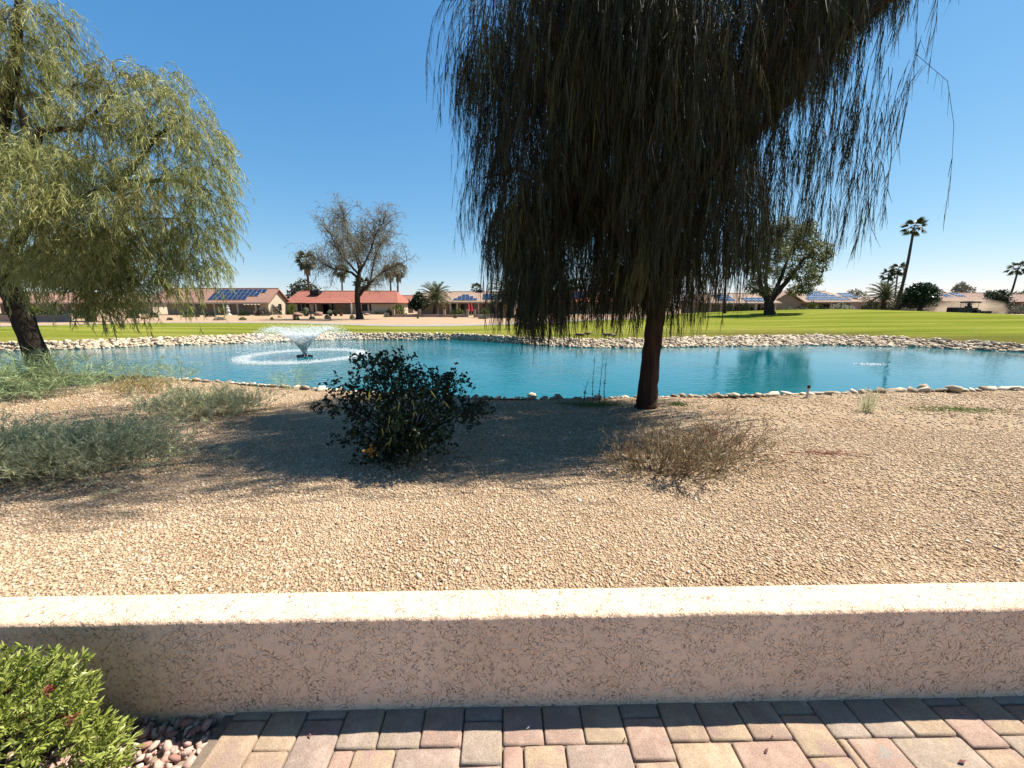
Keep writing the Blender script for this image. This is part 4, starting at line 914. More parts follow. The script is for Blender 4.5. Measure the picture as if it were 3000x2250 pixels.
# ---------------- round-crowned trees built from clumps in pixel outline
def leafy_tree(name, lab, bpx, bpy_, clumps, trunk_px, limbs_px, lm, tm, lsize, ndens, D=None, group=None, hang=.0, zb=None):
    T = hit(bpx, bpy_) if D is None else np.array((H2(bpx, D), D, float(tz(H2(bpx, D), D)) if zb is None else zb))
    D0 = T[1]; R_ = tree_root(name, lab, T, 'tree', group)
    f = lambda L_: [at(px, py, D0 + dd) for px, py, dd in L_]
    sc = D0 / F
    lim = [([T - (0, 0, .1)] + f(trunk_px[0]), trunk_px[1])] + [(f(a), r) for a, r in limbs_px]
    limbset(R_, T, lim, tm, 9, .05)
    fo = Fol(T)
    for (px, py, rp, dd) in clumps:
        c = at(px, py, D0 + dd * sc); r_ = rp * sc; n_ = int(ndens * (rp ** 1.6))
        d = rdir(n_, .15); st = c + d * r_ * (rng.uniform(.25, 1, n_) ** .5)[:, None] * np.array([1, 1, .85]) * (1 + .22 * np.sin(d[:, :1] * 5 + d[:, 2:] * 7 + px))
        ld = unit(d * .6 + rng.normal(size=(n_, 3)) * .6 + np.array([0, 0, -hang])); ls = lsize * rng.uniform(.6, 1.3, n_)
        fo.add(leaves(st, ld, ls, ls * (.5 if hang < .5 else .22)), np.clip(rng.normal(.45, .25, n_) + .12 * math.sin(px * 3.1 + py), 0, 1))
    stuff(fo.build('crown', lm, R_)); return R_
oc = [(a_, b_, c_ * .84, d_) for a_, b_, c_, d_ in [(2215, 720, 46, 0), (2260, 690, 42, 20), (2310, 690, 44, 0), (2360, 700, 42, -10), (2400, 735, 36, 0), (2395, 780, 34, 10), (2340, 740, 50, 30), (2270, 740, 48, -40), (2200, 770, 34, 0), (2230, 800, 36, 20), (2210, 840, 26, 0), (2240, 850, 22, -20), (2300, 800, 34, 60), (2350, 800, 40, -20), (2385, 820, 26, 20), (2330, 850, 26, 30), (2360, 845, 24, -30), (2300, 655, 26, 0), (2240, 670, 24, 0), (2365, 665, 24, 0), (2425, 745, 18, 0), (2190, 735, 24, 10)]]
leafy_tree('olive_tree', 'spreading olive green tree with thick dark forked trunk on the lawn', 2256, 921, oc, ([(2254, 912, 0), (2253, 893, 0), (2252, 880, 0)], [.75, .62, .58, .5]),
           [([(2254, 885, 0), (2236, 862, -.5), (2226, 820, -1), (2218, 760, -1.5), (2222, 715, -1.5)], [.34, .3, .24, .16, .05]), ([(2252, 885, 0), (2246, 850, .5), (2243, 800, 1), (2250, 745, 1.5), (2262, 690, 1.5)], [.3, .26, .2, .14, .05]),
            ([(2256, 885, 0), (2290, 842, 0), (2325, 800, -.5), (2355, 760, -1), (2390, 735, -1)], [.4, .34, .27, .18, .05]), ([(2256, 880, 0), (2278, 835, 1), (2300, 780, 1.5), (2325, 720, 2), (2335, 690, 2)], [.32, .28, .2, .13, .05]), ([(2236, 862, -.5), (2215, 850, -1), (2200, 838, -1)], [.12, .1, .04])],
           'olivetree', 'trunk2', .28, 4.6, hang=.45)
leafy_tree('slender_tree', 'slender single trunk tree half hidden by the hanging leaves', 2124, 918, [(2110, 700, 40, 0), (2150, 730, 30, 0), (2095, 760, 26, 0), (2140, 790, 20, 0), (2120, 660, 34, 0)], ([(2123, 880, 0), (2126, 820, 0), (2128, 760, 0), (2124, 700, 0)], [.22, .17, .15, .13, .06]), [([(2127, 790, 0), (2145, 750, .4), (2152, 720, .5)], [.09, .07, .03])], 'olive', 'trunk2', .3, 1.0, hang=.8)
leafy_tree('round_tree', 'grey green bushy pine behind the red roof', 880, 900, [(880, 855, 24, 0), (905, 865, 22, 0), (860, 870, 20, 0), (890, 835, 20, 0), (920, 850, 16, 0), (865, 845, 15, 0), (850, 885, 14, 0), (910, 885, 18, 0)], ([(880, 880, 0), (882, 850, 0)], [.4, .35, .1]), [], 'olive', 'trunk2', .55, 3.2, D=104)
leafy_tree('dark_round_tree', 'dense round dark green tree beside the tall palm', 2698, 905, [(2698, 868, 34, 0), (2725, 862, 24, 0), (2672, 866, 24, 0), (2700, 848, 22, 0), (2670, 885, 20, 0), (2728, 884, 20, 0), (2685, 850, 18, 0), (2718, 846, 15, 0)], ([(2698, 890, 0), (2698, 870, 0)], [.4, .35, .2]), [], 'dkgreen', 'trunk2', .42, 4.5, D=74)
leafy_tree('ficus_tree', 'dark green tree at the corner of the brown roofed house', 2925, 910, [(2928, 870, 22, 0), (2915, 888, 18, 0), (2938, 888, 18, 0), (2905, 868, 14, 0), (2930, 900, 16, 0), (2940, 862, 10, 0)], ([(2925, 895, 0), (2926, 872, 0)], [.3, .28, .15]), [], 'dkgreen', 'trunk2', .40, 4.5, D=80)
leafy_tree('far_pine', 'grey brown sparse pine beyond the brown roof', 2818, 890, [(2818, 848, 18, 0), (2800, 856, 12, 0), (2836, 852, 12, 0), (2815, 838, 10, 0)], ([(2818, 870, 0), (2818, 845, 0)], [.4, .3, .1]), [], 'silver', 'trunk2', .7, 3.2, D=125)
leafy_tree('far_tree', 'pale olive tree beyond the wide solar roof', 2505, 890, [(2500, 862, 16, 0), (2520, 868, 14, 0), (2490, 870, 10, 0), (2470, 872, 8, 0)], ([(2503, 870, 0), (2502, 860, 0)], [.3, .25, .1]), [], 'silver', 'trunk2', .6, 3.2, D=120)
leafy_tree('far_tree', 'green treetop behind the ridge beside the leaning palm', 2985, 892, [(2980, 868, 14, 0), (3005, 864, 14, 0), (2965, 872, 8, 0), (3030, 866, 14, 0)], ([(2985, 875, 0), (2985, 865, 0)], [.3, .25, .1]), [], 'olive', 'trunk2', .55, 3.5, D=118)
leafy_tree('far_tree', 'pale feathery tree behind the dusty ficus', 2900, 890, [(2898, 864, 12, 0), (2885, 870, 10, 0), (2910, 868, 8, 0)], ([(2898, 875, 0), (2898, 862, 0)], [.3, .25, .1]), [], 'silver', 'trunk2', .55, 3.2, D=116)
leafy_tree('citrus_tree', 'dense dark round tree beside the date palm and pillar wall', 1226, 918, [(1226, 880, 20, 0), (1212, 890, 14, 0), (1242, 888, 16, 0), (1228, 868, 12, 0), (1225, 900, 16, 0)], ([(1226, 905, 0), (1226, 885, 0)], [.22, .2, .1]), [], 'dkgreen', 'trunk2', .36, 4.5, D=62)
leafy_tree('shade_tree', 'wide dark tree behind the leaning acacia, mostly hidden', 268, 941, [(250, 800, 60, 0), (310, 790, 55, 20), (190, 800, 55, 0), (250, 740, 55, 0), (330, 740, 40, 0), (140, 790, 46, 10), (380, 800, 34, 0), (90, 800, 40, 0), (180, 730, 46, 0)], ([(268, 915, 0), (264, 880, 0), (258, 840, 0)], [.45, .36, .3, .22]), [([(262, 870, 0), (220, 830, .5), (190, 790, .8)], [.18, .14, .05]), ([(262, 860, 0), (300, 820, -.5), (330, 780, -.8)], [.18, .14, .05])], 'olive', 'trunk2', .4, 1.5, hang=.4)
# a pair of slim cypresses near the tall palm
for px, top, lab in ((2646, 846, 'slim dark cypress on the dark tree side of the palm trunk'), (2630, 846, 'slim dark cypress on the date palm side of the tall palm trunk')):
    D = 80; T = np.array((H2(px, D), D, float(tz(H2(px, D), D)))); r = tree_root('cypress', lab, T, 'tree', 'slim cypresses')
    hgt = Zat(top, D) - T[2]; MB(T).tube([T, T + (0, 0, hgt * .8)], [.12, .04], 6).build('trunk', 'trunk2', r)
    n_ = 900; t = rng.uniform(.05, 1, n_); a = rng.uniform(0, 6.28, n_); rad = .55 * np.sin(np.clip(t, .05, 1) ** .7 * 3.0) * rng.uniform(.6, 1, n_)
    st = T + np.stack([np.cos(a) * rad, np.sin(a) * rad, t * hgt], 1); fo = Fol(T); fo.add(leaves(st, unit(np.stack([np.cos(a) * .4, np.sin(a) * .4, np.ones(n_)], 1) + rng.normal(size=(n_, 3)) * .2), .35, .14), rng.uniform(0, .6, n_)); stuff(fo.build('crown', 'dkgreen', r))

# ---------------- palms
def fan_frond(seed):
    fo = Fol(); k = 19
    fo.add(ribbons(np.zeros((1, 3)), np.array([[1., 0, 0]]), 1.0, .05, .12, 2, [1, 1, 1]), .2)
    a = np.linspace(-1.25, 1.25, k); c = np.array([.98, 0, -.12])
    d = unit(np.stack([np.cos(a), np.sin(a), -.15 - .25 * np.abs(a)], 1)); L = .95 - .18 * np.abs(a)
    fo.add(ribbons(np.repeat(c[None], k, 0), d, L, .15, .35 + .15 * rng.uniform(size=k), 3, [.25, 1, .8, .1], side=np.tile((0, 0, 1.), (k, 1)) + rng.normal(size=(k, 3)) * .3), rng.uniform(.1, .9, k))
    return fo.mesh('frond', 'palmleaf')
def date_frond(seed):
    fo = Fol(); n_ = 34; L = 3.0
    t = np.linspace(.0, 1, 12); xs_ = L * t * (1 - .12 * t); zs = L * (.10 * t - .42 * t ** 2.2); P = np.stack([xs_, np.zeros(12), zs], 1)[None]
    fo.add(stems(P, .09, .02), .4)
    for sgn in (-1, 1):
        tt = np.linspace(.10, 1, n_); c = np.stack([np.interp(tt, t, xs_), np.zeros(n_), np.interp(tt, t, zs)], 1)
        d = unit(np.stack([np.full(n_, .75), sgn * np.full(n_, .8), rng.uniform(.05, .35, n_)], 1)); Ll = .52 * np.sin(np.clip(tt, .12, .97) * 3.1) ** .6 + .1
        fo.add(ribbons(c, d, Ll, .055, .35, 2, [.7, 1, .1]), rng.uniform(.1, 1, n_))
    return fo.mesh('frond', 'phoenix')
FAN = [fan_frond(k) for k in range(3)]; DATE = [date_frond(k) for k in range(3)]
def palm(lab, base, top, scale, nf=34, kind='fan', lean=0, skirt=False, tr=.16, group=None, drop=-.7):
    base = np.array(base, float); top = np.array(top, float); r = thing('fan_palm' if kind == 'fan' else 'date_palm', lab, 'palm', base, group)
    mid = (base + top) / 2 + np.array((lean, 0, 0)); P = []
    for k in range(13): t = k / 12; P.append(base * (1 - t) ** 2 + 2 * mid * t * (1 - t) + top * t * t)
    MB(base).tube([base - (0, 0, .3)] + P, [tr * 1.6] + [tr * (1.35 - .5 * k / 12) * (1 + .06 * (k % 2)) for k in range(13)], 9, .05).build('trunk', 'palmtrunk', r, True)
    if skirt:
        n_ = 260; t = rng.uniform(0, 1, n_); a = rng.uniform(0, 6.28, n_); fo = Fol(base); st = top + np.stack([np.cos(a) * .15, np.sin(a) * .15, -t * 1.6 * scale], 1)
        fo.add(ribbons(st, unit(np.stack([np.cos(a) * .5, np.sin(a) * .5, -np.ones(n_)], 1)), .9 * scale, .14, .3, 2), rng.uniform(.5, 1, n_)); stuff(fo.build('dead_frond_skirt', 'drystem', r))
    for k in range(nf):
        t = (k + .5) / nf; el = math.radians(82) - t * (math.radians(82) + (-drop if kind == 'fan' else .55)) ; az = k * 2.39996 + random.uniform(-.2, .2)
        link('frond', random.choice(FAN if kind == 'fan' else DATE), r, top - base, (random.uniform(-.2, .2), -el, az), scale * random.uniform(.85, 1.1))
    return r
def palm_px(lab, bpx, bpy_, tpx, tpy, D, scale, **k):
    xb = H2(bpx, D); base = (xb, D, float(tz(xb, D))); top = at(tpx, tpy, D); return palm(lab, base, top, scale, **k)
palm_px('fan palm with skirted green crown rising behind the red roof cooler', 910, 905, 897, 765, 92, 1.35, skirt=True, tr=.24)
palm_px('thin fan palm seen through the branches of the bare tree', 1003, 900, 1001, 795, 112, 1.25, skirt=True, tr=.2)
palm_px('shaggy fan palm by the red roof, the shorter of a pair', 1146, 900, 1143, 795, 104, 1.15, skirt=True, tr=.2, group='pair of shaggy palms')
palm_px('shaggy fan palm by the red roof, the taller of a pair', 1164, 900, 1166, 792, 104, 1.3, skirt=True, tr=.2, group='pair of shaggy palms')
palm_px('short fan palm crown in front of the forked trunk', 1062, 905, 1064, 836, 96, 1.25, skirt=True, tr=.2)
palm_px('tiny fan palm top behind the grey rooftop cooler', 1396, 895, 1396, 846, 130, 1.2, tr=.2, nf=28)
palm_px('tiny fan palm top above the red roof behind the hanging leaves', 1699, 895, 1698, 830, 130, 1.4, tr=.2, nf=28)
palm_px('small green palm top beside the tiny palm behind hanging leaves', 1675, 895, 1676, 838, 120, 1.2, tr=.2, nf=28)
P0 = np.array((H2(2626, 63), 63., 0.)); P0[2] = float(tz(P0[0], P0[1]))
palm('very tall leaning fan palm standing on the grass mound', P0, at(2677, 668, P0[1]), .9, nf=22, tr=.17, lean=.5, drop=-.5)
palm_px('distant fan palm of two left of the tall palm, the lower one', 2596, 895, 2604, 805, 122, 1.25, tr=.2, nf=24, group='two distant palms')
palm_px('distant fan palm of two left of the tall palm, the higher one', 2620, 895, 2631, 790, 122, 1.3, tr=.2, nf=24, group='two distant palms')
palm_px('fan palm leaning over the brown roofed house', 2945, 895, 2983, 787, 100, 1.2, tr=.18, nf=22, lean=.6)
palm_px('stout date palm with full arching crown beside the pillar wall', 1276, 921, 1276, 872, 60, .95, kind='date', nf=52, tr=.36)
palm_px('large date palm behind the hanging acacia curtain', 1495, 924, 1496, 868, 55, 1.2, kind='date', nf=60, tr=.4)
palm_px('dry pale date palm beside the tall leaning palm', 2590, 902, 2592, 868, 76, 1.15, kind='date', nf=48, tr=.36)

# ================================================================== SHRUBS ACROSS THE LAKE
def blob_mesh(n_, lsize, mat, seed=0, rag=.25):
    d = rdir(n_, .25); d[:, 2] = np.abs(d[:, 2]) * 1.0 - .12; d = unit(d)
    rr_ = rng.uniform(.55, 1, n_) ** .6 * (1 + rag * np.sin(d[:, 0] * 4 + seed) * np.cos(d[:, 1] * 5 + d[:, 2] * 3 + seed * 2))
    st = d * rr_[:, None]; st[:, 2] = np.maximum(st[:, 2], -.05)
    fo = Fol(); ls = lsize * rng.uniform(.6, 1.3, n_); fo.add(leaves(st, unit(d * .7 + rng.normal(size=(n_, 3)) * .6 + np.array((0, 0, .2))), ls, ls * .5), np.clip(rng.normal(.45, .27, n_), 0, 1))
    return fo.mesh('foliage', mat)
BLOB = {m_: [blob_mesh(1100, .20, m_, k) for k in range(2)] for m_ in ('dkgreen', 'citrus', 'olive', 'silver', 'orange', 'pinkfl', 'whitefl')}
def bush(px, py, wpx, hpx, m_, lab, D=None, group=None, name='shrub'):
    q = hit(px, py) if D is None else np.array((H2(px, D), D, float(tz(H2(px, D), D))))
    sc = q[1] * CP / F; r = thing(name, lab, 'shrub', q, group)
    link('foliage', random.choice(BLOB[m_]), r, (0, 0, .02), (0, 0, random.uniform(0, 6)), (wpx / 2 * sc, wpx / 2 * sc, hpx * sc * .98))
    st = MB()
    for k in range(5): a = k * 1.26; st.tube([(0, 0, -.05), (math.cos(a) * wpx * sc * .2, math.sin(a) * wpx * sc * .2, hpx * sc * .6)], [.03, .012], 4, 0, False)
    st.build('stem', 'trunk2', r); return r
for a in ((716, 925, 27, 15, 'dkgreen', 'clipped round green shrub in front of the patio post'), (667, 921, 28, 16, 'orange', 'orange flowering round shrub beside the white statue'), (616, 928, 25, 12, 'dkgreen', 'low dark green shrub left of the statue, the smaller one'),
          (560, 929, 36, 18, 'dkgreen', 'dark green shrub below the hanging acacia, the larger one'), (770, 925, 36, 24, 'pinkfl', 'large pink flowering oleander by the gable end'), (806, 922, 36, 26, 'pinkfl', 'second pink oleander tucked against the gable wall'), (735, 921, 22, 11, 'pinkfl', 'low reddish shrub beside the patio post'),
          (856, 922, 26, 28, 'citrus', 'small leafy citrus beside the big screened window'), (1168, 928, 36, 33, 'citrus', 'yellow green bush at the end of the pillar wall'), (1140, 928, 20, 22, 'dkgreen', 'dark bush behind the yellow green one by the wall end'),
          (1345, 921, 30, 22, 'citrus', 'yellow green bush behind the low wall beside the red umbrellas', 61), (1325, 921, 18, 16, 'citrus', 'small green bush left of the umbrella bush', 61), (1421, 920, 27, 21, 'citrus', 'round yellow green bush behind the wall right of the gate', 61),
          (868, 938, 17, 14, 'olive', 'grey green agave like shrub on the gravel strip'), (915, 936, 16, 9, 'olive', 'flat green shrub between two round ones on the strip'), (960, 935, 16, 13, 'silver', 'grey shrub on the gravel strip left of the forked trunk'), (1032, 934, 13, 11, 'silver', 'small grey shrub beside the forked trunk'), (1133, 929, 16, 12, 'silver', 'pale shrub below the satellite dish corner'),
          (711, 938, 18, 8, 'citrus', 'tiny yellow green tuft on the pale strip below the orange shrub', None, None), (797, 937, 9, 7, 'citrus', 'tiniest tuft on the strip below the oleanders'), (643, 938, 28, 9, 'silver', 'faint grey shrub on the strip below the statue'), (1224, 933, 6, 8, 'citrus', 'tiny green tuft before the pillar wall, near the end'), (1333, 932, 10, 9, 'citrus', 'tiny green tuft before the pillar wall, near the gate'), (1415, 934, 26, 12, 'silver', 'wispy pale shrub before the wall right of the gate'),
          (498, 938, 14, 7, 'olive', 'small low shrub on the strip under the acacia streamers'), (1110, 917, 28, 10, 'olive', 'low hedge under the blank wall of the red roofed house', 76),
          (100, 925, 36, 34, 'citrus', 'yellow flowering bush by the arched porch', 52), (150, 928, 50, 26, 'olive', 'green shrub bank above the low pink wall', 50), (215, 930, 40, 22, 'dkgreen', 'dark shrub beside the wall pier', 50), (20, 930, 50, 22, 'olive', 'green shrub behind the low pink wall near the acacia trunk', 46), (390, 932, 30, 22, 'dkgreen', 'dark green shrub between the hanging streamers'), (450, 930, 22, 14, 'dkgreen', 'dark shrub near the pale boulders'),
          (2466, 911, 54, 27, 'whitefl', 'white flowering oleander before the wide solar roof', 76), (2380, 911, 30, 28, 'citrus', 'bright green bush beside the white oleander', 74), (2405, 912, 34, 18, 'dkgreen', 'dark bush between green and white bushes', 75), (2310, 919, 26, 14, 'silver', 'grey round shrub at the foot of the olive tree', 70), (2345, 918, 26, 11, 'dkgreen', 'low dark shrub right of the grey round one', 71), (2365, 918, 22, 10, 'silver', 'low grey shrub at the mound edge', 72), (2345, 905, 30, 20, 'pinkfl', 'reddish flowering shrub by the gable wing', 76), (2383, 915, 26, 8, 'pinkfl', 'rusty low shrub at the mound edge', 73),
          (2137, 914, 24, 24, 'olive', 'loose green shrub beside the slender trunk', 72), (2184, 919, 22, 24, 'olive', 'tall thin shrub left of the olive trunk', 70),
          (2730, 917, 46, 26, 'whitefl', 'pale blossoming shrub left of the dust cloud', 79), (2658, 912, 34, 18, 'silver', 'round grey shrub right of the tall palm', 78), (2690, 914, 40, 12, 'silver', 'low grey brush behind the grass mound', 80), (2555, 906, 54, 34, 'olive', 'big olive shrub left of the dry date palm', 82), (2610, 908, 20, 24, 'olive', 'upright shrub behind the tall palm base', 82),
          (2924, 923, 22, 9, 'olive', 'small tuft right of the mower', 79), (2985, 918, 50, 22, 'silver', 'grey brown shrub at the right end of the block wall', 80), (2732, 922, 12, 5, 'citrus', 'small dry tuft on the sand behind the mower', 76), (2760, 922, 10, 5, 'citrus', 'smaller dry tuft nearer the mower', 76)):
    bush(*a)
# statue on pedestal, boulders, pots, cactus
q = hit(645, 924); q[1] += 2; r = thing('garden_statue', 'small white stone statue on a low pedestal', 'statue', q)
MB(q).lathe(q, [(.55, 0), (.55, .12), (.35, .16), (.3, .5), (.42, .55)], 12).build('pedestal', 'stonewhite', r)
MB(q).lathe(q, [(.3, .55), (.36, .7), (.26, .95), (.2, 1.1), (.3, 1.2), (.27, 1.35), (.1, 1.43), (.14, 1.52), (.16, 1.62), (.1, 1.72), (.02, 1.74)], 12).build('figure', 'stonewhite', r, True)
def boulder(px, py, s_, lab, D=None, mt='boulder'):
    q = hit(px, py) if D is None else np.array((H2(px, D), D, 0.)); V, Fq = scatter(iv, if_, np.zeros((1, 3)), 1., .14, .6, .3)
    o = link('boulder', npmesh('boulder', V * s_ + np.array((0, 0, s_ * .3)), Fq.reshape(-1, 3), mt, np.full(len(V), .6), False), None, q); tag(o, lab, 'boulder')
for a in ((872, 926, .8, 'long rusty boulder beside the citrus'), (932, 925, .75, 'tan boulder near the porch post'), (1074, 923, .45, 'dark boulder right of the forked trunk'), (895, 924, .45, 'small rusty stone beside the barrel cactus'), (820, 930, .3, 'small red stone on the pale strip'), (425, 935, .5, 'pale stone among the shrubs under the acacia')): boulder(*a)
q = hit(898, 926); r = thing('barrel_cactus', 'thick short columnar cactus before the red roofed house', 'cactus', q)
mb = MB(q); prof_ = [(.28, 0), (.4, .3), (.42, .9), (.36, 1.2), (.15, 1.35)]; n_ = 16
for rr_, z in prof_:
    for j in range(n_): a = 6.2832 * j / n_; k_ = rr_ * (1 if j % 2 else .84); mb.v.append((math.cos(a) * k_, math.sin(a) * k_, z))
for i in range(len(prof_) - 1):
    for j in range(n_): mb.f.append((i * n_ + j, i * n_ + (j + 1) % n_, (i + 1) * n_ + (j + 1) % n_, (i + 1) * n_ + j))
mb.f.append(tuple(4 * n_ + j for j in range(n_))); mb.build('stem', 'cactus', r)
for k, (px, lab) in enumerate(((969, 'white potted plant of the porch row, beside the sliding door'), (983, 'small dark pot in the middle of the porch row'), (1000, 'leafy pot at the far end of the porch row'))):
    q = hit(px, 926); r = thing('flower_pot', lab, 'pot', q, 'pots along the porch'); MB(q).lathe(q, [(.2, 0), (.3, .45), (.33, .45), (.33, .52)], 10).build('pot', 'terracotta' if k == 2 else 'metal_dark', r)
    link('foliage', BLOB['whitefl' if k == 0 else 'olive'][0], r, (0, 0, .5), None, (.4, .4, .45))
q = hit(911, 926); r = thing('bird_bath', 'grey pedestal bird bath by the porch corner', 'bird bath', q); MB(q).lathe(q, [(.22, 0), (.1, .15), (.09, .6), (.32, .7), (.36, .8), (.3, .76)], 12).build('basin', 'metal_dark', r)

# golf flag and street light
q = np.array((H2(2463, 57), 57., 0.)); q[2] = float(tz(q[0], q[1])); r = thing('golf_flag', 'thin flagstick with small dark flag on the green mound', 'flag', q)
MB(q).tube([q, q + (0, 0, 1.0)], [.02, .02], 5).build('pole', 'metal_dark', r); MB(q).slab([q + (0, 0, .62), q + (.16, .02, .62), q + (.14, 0, 1.), q + (0, 0, 1.)], .012).build('flag', 'metal_dark', r)
D = 130; q = np.array((H2(2845, D), D, 0)); zt = Zat(849, D); r = thing('street_light', 'curved arm street light beyond the brown roof', 'street light', q)
MB(q).tube([q, (q[0], D, zt - 1), (q[0] + .6, D, zt - .2), (q[0] + 2.4, D, zt)], [.1, .07, .06, .05], 6).build('pole', 'metal_grey', r); MB(q).box(q[0] + 2.3, q[0] + 3.2, D - .12, D + .12, zt - .06, zt + .08).build('lamp_head', 'metal_grey', r)

# ================================================================== GEESE
def goose(px, py, lab, face=1, graze=True, rot=0.):
    q = hit(px, py); o_ = np.zeros(3)
    body = [(-.36, 0, .36), (-.28, 0, .36), (-.12, 0, .36), (.06, 0, .36), (.20, 0, .38)]
    rad = [.015, .06, .125, .135, .10]
    neck = ([(.30, 0, .40), (.37, 0, .32), (.41, 0, .2), (.44, 0, .10), (.50, 0, .045), (.56, 0, .02)] if graze else [(.27, 0, .46), (.30, 0, .58), (.31, 0, .70), (.34, 0, .76), (.40, 0, .755), (.46, 0, .74)])
    nr = [.06, .042, .036, .042, .03, .01]
    mb = MB(); mb.tube([np.array(p) for p in body + neck], rad + nr, 10)
    for s_ in (-1, 1): mb.tube([np.array((.0, s_ * .06, .28)), np.array((.01, s_ * .06, .12)), np.array((0, s_ * .06, .01)), np.array((.09, s_ * .06, .006))], [.035, .016, .014, .02], 6)
    o = mb.build('duck', 'goose', None, True, q); o.rotation_euler = (0, 0, rot + (0 if face > 0 else math.pi)); o.scale = (.62,) * 3
    tag(o, lab, 'duck', 'ducks grazing by the bank')
goose(1696, 991, 'grazing duck at the head of the group by the bank', -1, True, .2); goose(1703, 992, 'duck right beside the leading one, head down', -1, True, -.3)
goose(1722, 988, 'lone duck in the middle with lowered neck', -1, True, .1); goose(1774, 991, 'duck with head up in the trio', -1, False, .3); goose(1784, 991, 'grazing duck in the middle of the trio', -1, True, 0); goose(1797, 994, 'duck at the tail of the trio facing away', 1, False, .6)

# ================================================================== FOUNTAIN
Fq0 = pix(893, 1044, ZW); r = thing('fountain', 'floating lake fountain throwing a V shaped spray over a foam ring', 'fountain', Fq0)
MB(Fq0).lathe(Fq0, [(.16, -.05), (.2, .02), (.18, .07), (.1, .10), (.06, .15), (.04, .18)], 16).build('float', 'metal_dark', r)
MB(Fq0).tube([Fq0 + (-.34, 0, .01), Fq0 + (-.12, 0, .03)], [.05, .06], 8).tube([Fq0 + (.12, 0, .03), Fq0 + (.34, 0, .01)], [.06, .05], 8).build('float_arm', 'rubber', r)
T_ = .95
def jets(n_, t, sp, sh_):
    a = rng.uniform(0, 6.2832, n_); vr = 2.5 * np.clip(rng.normal(1, sp, n_), .5, 1.2) * np.where(rng.uniform(size=n_) < sh_, rng.uniform(.15, 1, n_), 1); vz = 4.66 * np.clip(rng.normal(1, .03, n_), .85, 1.1)
    P = np.stack([np.cos(a) * vr * t, np.sin(a) * vr * t, .12 + vz * t - 4.905 * t * t], 1) + rng.normal(size=(n_, 3)) * .012; return P[P[:, 2] > 0]
P1 = jets(11000, T_ * .27 * rng.uniform(0, 1, 11000), .06, .35); P3 = jets(9000, T_ * rng.uniform(.2, 1, 9000), .10, .15); P = np.concatenate([P1, P3])
sz = np.concatenate([rng.uniform(.008, .017, len(P1)), rng.uniform(.005, .012, len(P3))]); V, Fc = scatter(TET_V, TET_F, P, sz, .2, 1.3); stuff(link('spray', npmesh('spray', V, Fc.reshape(-1, 3), 'spray', np.repeat(rng.uniform(0, 1, len(P)), 4)), r))
n_ = 15000; a = rng.uniform(0, 6.2832, n_); rad = 2.36 + rng.normal(size=n_) * .15; P = np.stack([np.cos(a) * rad, np.sin(a) * rad, np.abs(rng.normal(size=n_)) * .05], 1)
V, Fc = scatter(TET_V, TET_F, P, rng.uniform(.006, .018, n_), .2, .6); stuff(link('splash_ring', npmesh('splash_ring', V, Fc.reshape(-1, 3), 'spray', np.repeat(rng.uniform(0, 1, n_), 4)), r))
q = pix(2550, 1068, ZW); n_ = 220; P = np.stack([rng.normal(size=n_) * .3, rng.normal(size=n_) * .12, np.abs(rng.normal(size=n_)) * .02], 1)
V, Fc = scatter(TET_V, TET_F, P, rng.uniform(.008, .025, n_), .2, .5); o = link('bubbling_aerator', npmesh('bubbling_aerator', V, Fc.reshape(-1, 3), 'spray', np.repeat(rng.uniform(0, 1, n_), 4)), None, q); stuff(o); tag(o, 'small patch of white bubbles on the lake', 'bubbles')

# ================================================================== MOWER
D = 68.; gx = H2(2838, D); q = np.array((gx, D, float(tz(gx, D)))); k_ = D / F
r = thing('ride_on_mower', 'black ride on mower with canopy and rear hopper raising dust', 'mower', q)
def mpx(px, py, dy=0): return np.array((gx + (px - 2838) * k_, D + dy, q[2] + (924 - py) * k_))
def mbox(name, p0, p1, y0, y1, mt='metal_dark'):
    a = mpx(*p0); c = mpx(*p1); cx0, cx1, z0, z1 = a[0], c[0], c[2], a[2]
    bv = min(.08, (cx1 - cx0) * .2)
    mb = MB(q); ring = lambda i, y: [(cx0 + i, y, z0 + bv), (cx0 + i + bv, y, z0), (cx1 - i - bv, y, z0), (cx1 - i, y, z0 + bv), (cx1 - i, y, z1 - bv), (cx1 - i - bv, y, z1), (cx0 + i + bv, y, z1), (cx0 + i, y, z1 - bv)]
    mb.add(ring(0, D + y0) + ring(0, D + y1), [tuple(range(8)), tuple(range(15, 7, -1))] + [(i, i + 8, (i + 1) % 8 + 8, (i + 1) % 8) for i in range(8)]); return mb.build(name, mt, r)
mbox('hopper', (2793, 904), (2824, 921), -.9, .9); mbox('body', (2820, 905), (2854, 919), -.6, .6); mbox('hood', (2842, 907), (2858, 917), -.5, .5); mbox('deck', (2856, 914), (2884, 921), -1.2, 1.2); mbox('seat', (2832, 900), (2840, 906), -.3, .3)
for (px, sy, rad) in ((2853, -.8, .42), (2853, .8, .42), (2822, -.8, .34), (2822, .8, .34), (2878, -1., .18), (2803, -.8, .3)):
    c = mpx(px, 924, sy); c[2] = q[2] + rad; wl = MB(q).tube([c + (0, -.14, 0), c + (0, -.12, 0), c + (0, .12, 0), c + (0, .14, 0)], [rad * .9, rad, rad, rad * .9], 16).build('wheel', 'rubber', r); MB(q).tube([c + (0, -.16, 0), c + (0, .16, 0)], [rad * .5, rad * .5], 12).build('rim', 'metal_grey', wl)
mbox('canopy', (2823, 888), (2859, 891.5), -.7, .7)
for px in (2824.5, 2855): MB(q).tube([mpx(px, 905, -.5), mpx(px, 891, -.55)], [.03, .03], 6).build('canopy_post', 'metal_dark', r); MB(q).tube([mpx(px, 905, .5), mpx(px, 891, .55)], [.03, .03], 6).build('canopy_post', 'metal_dark', r)
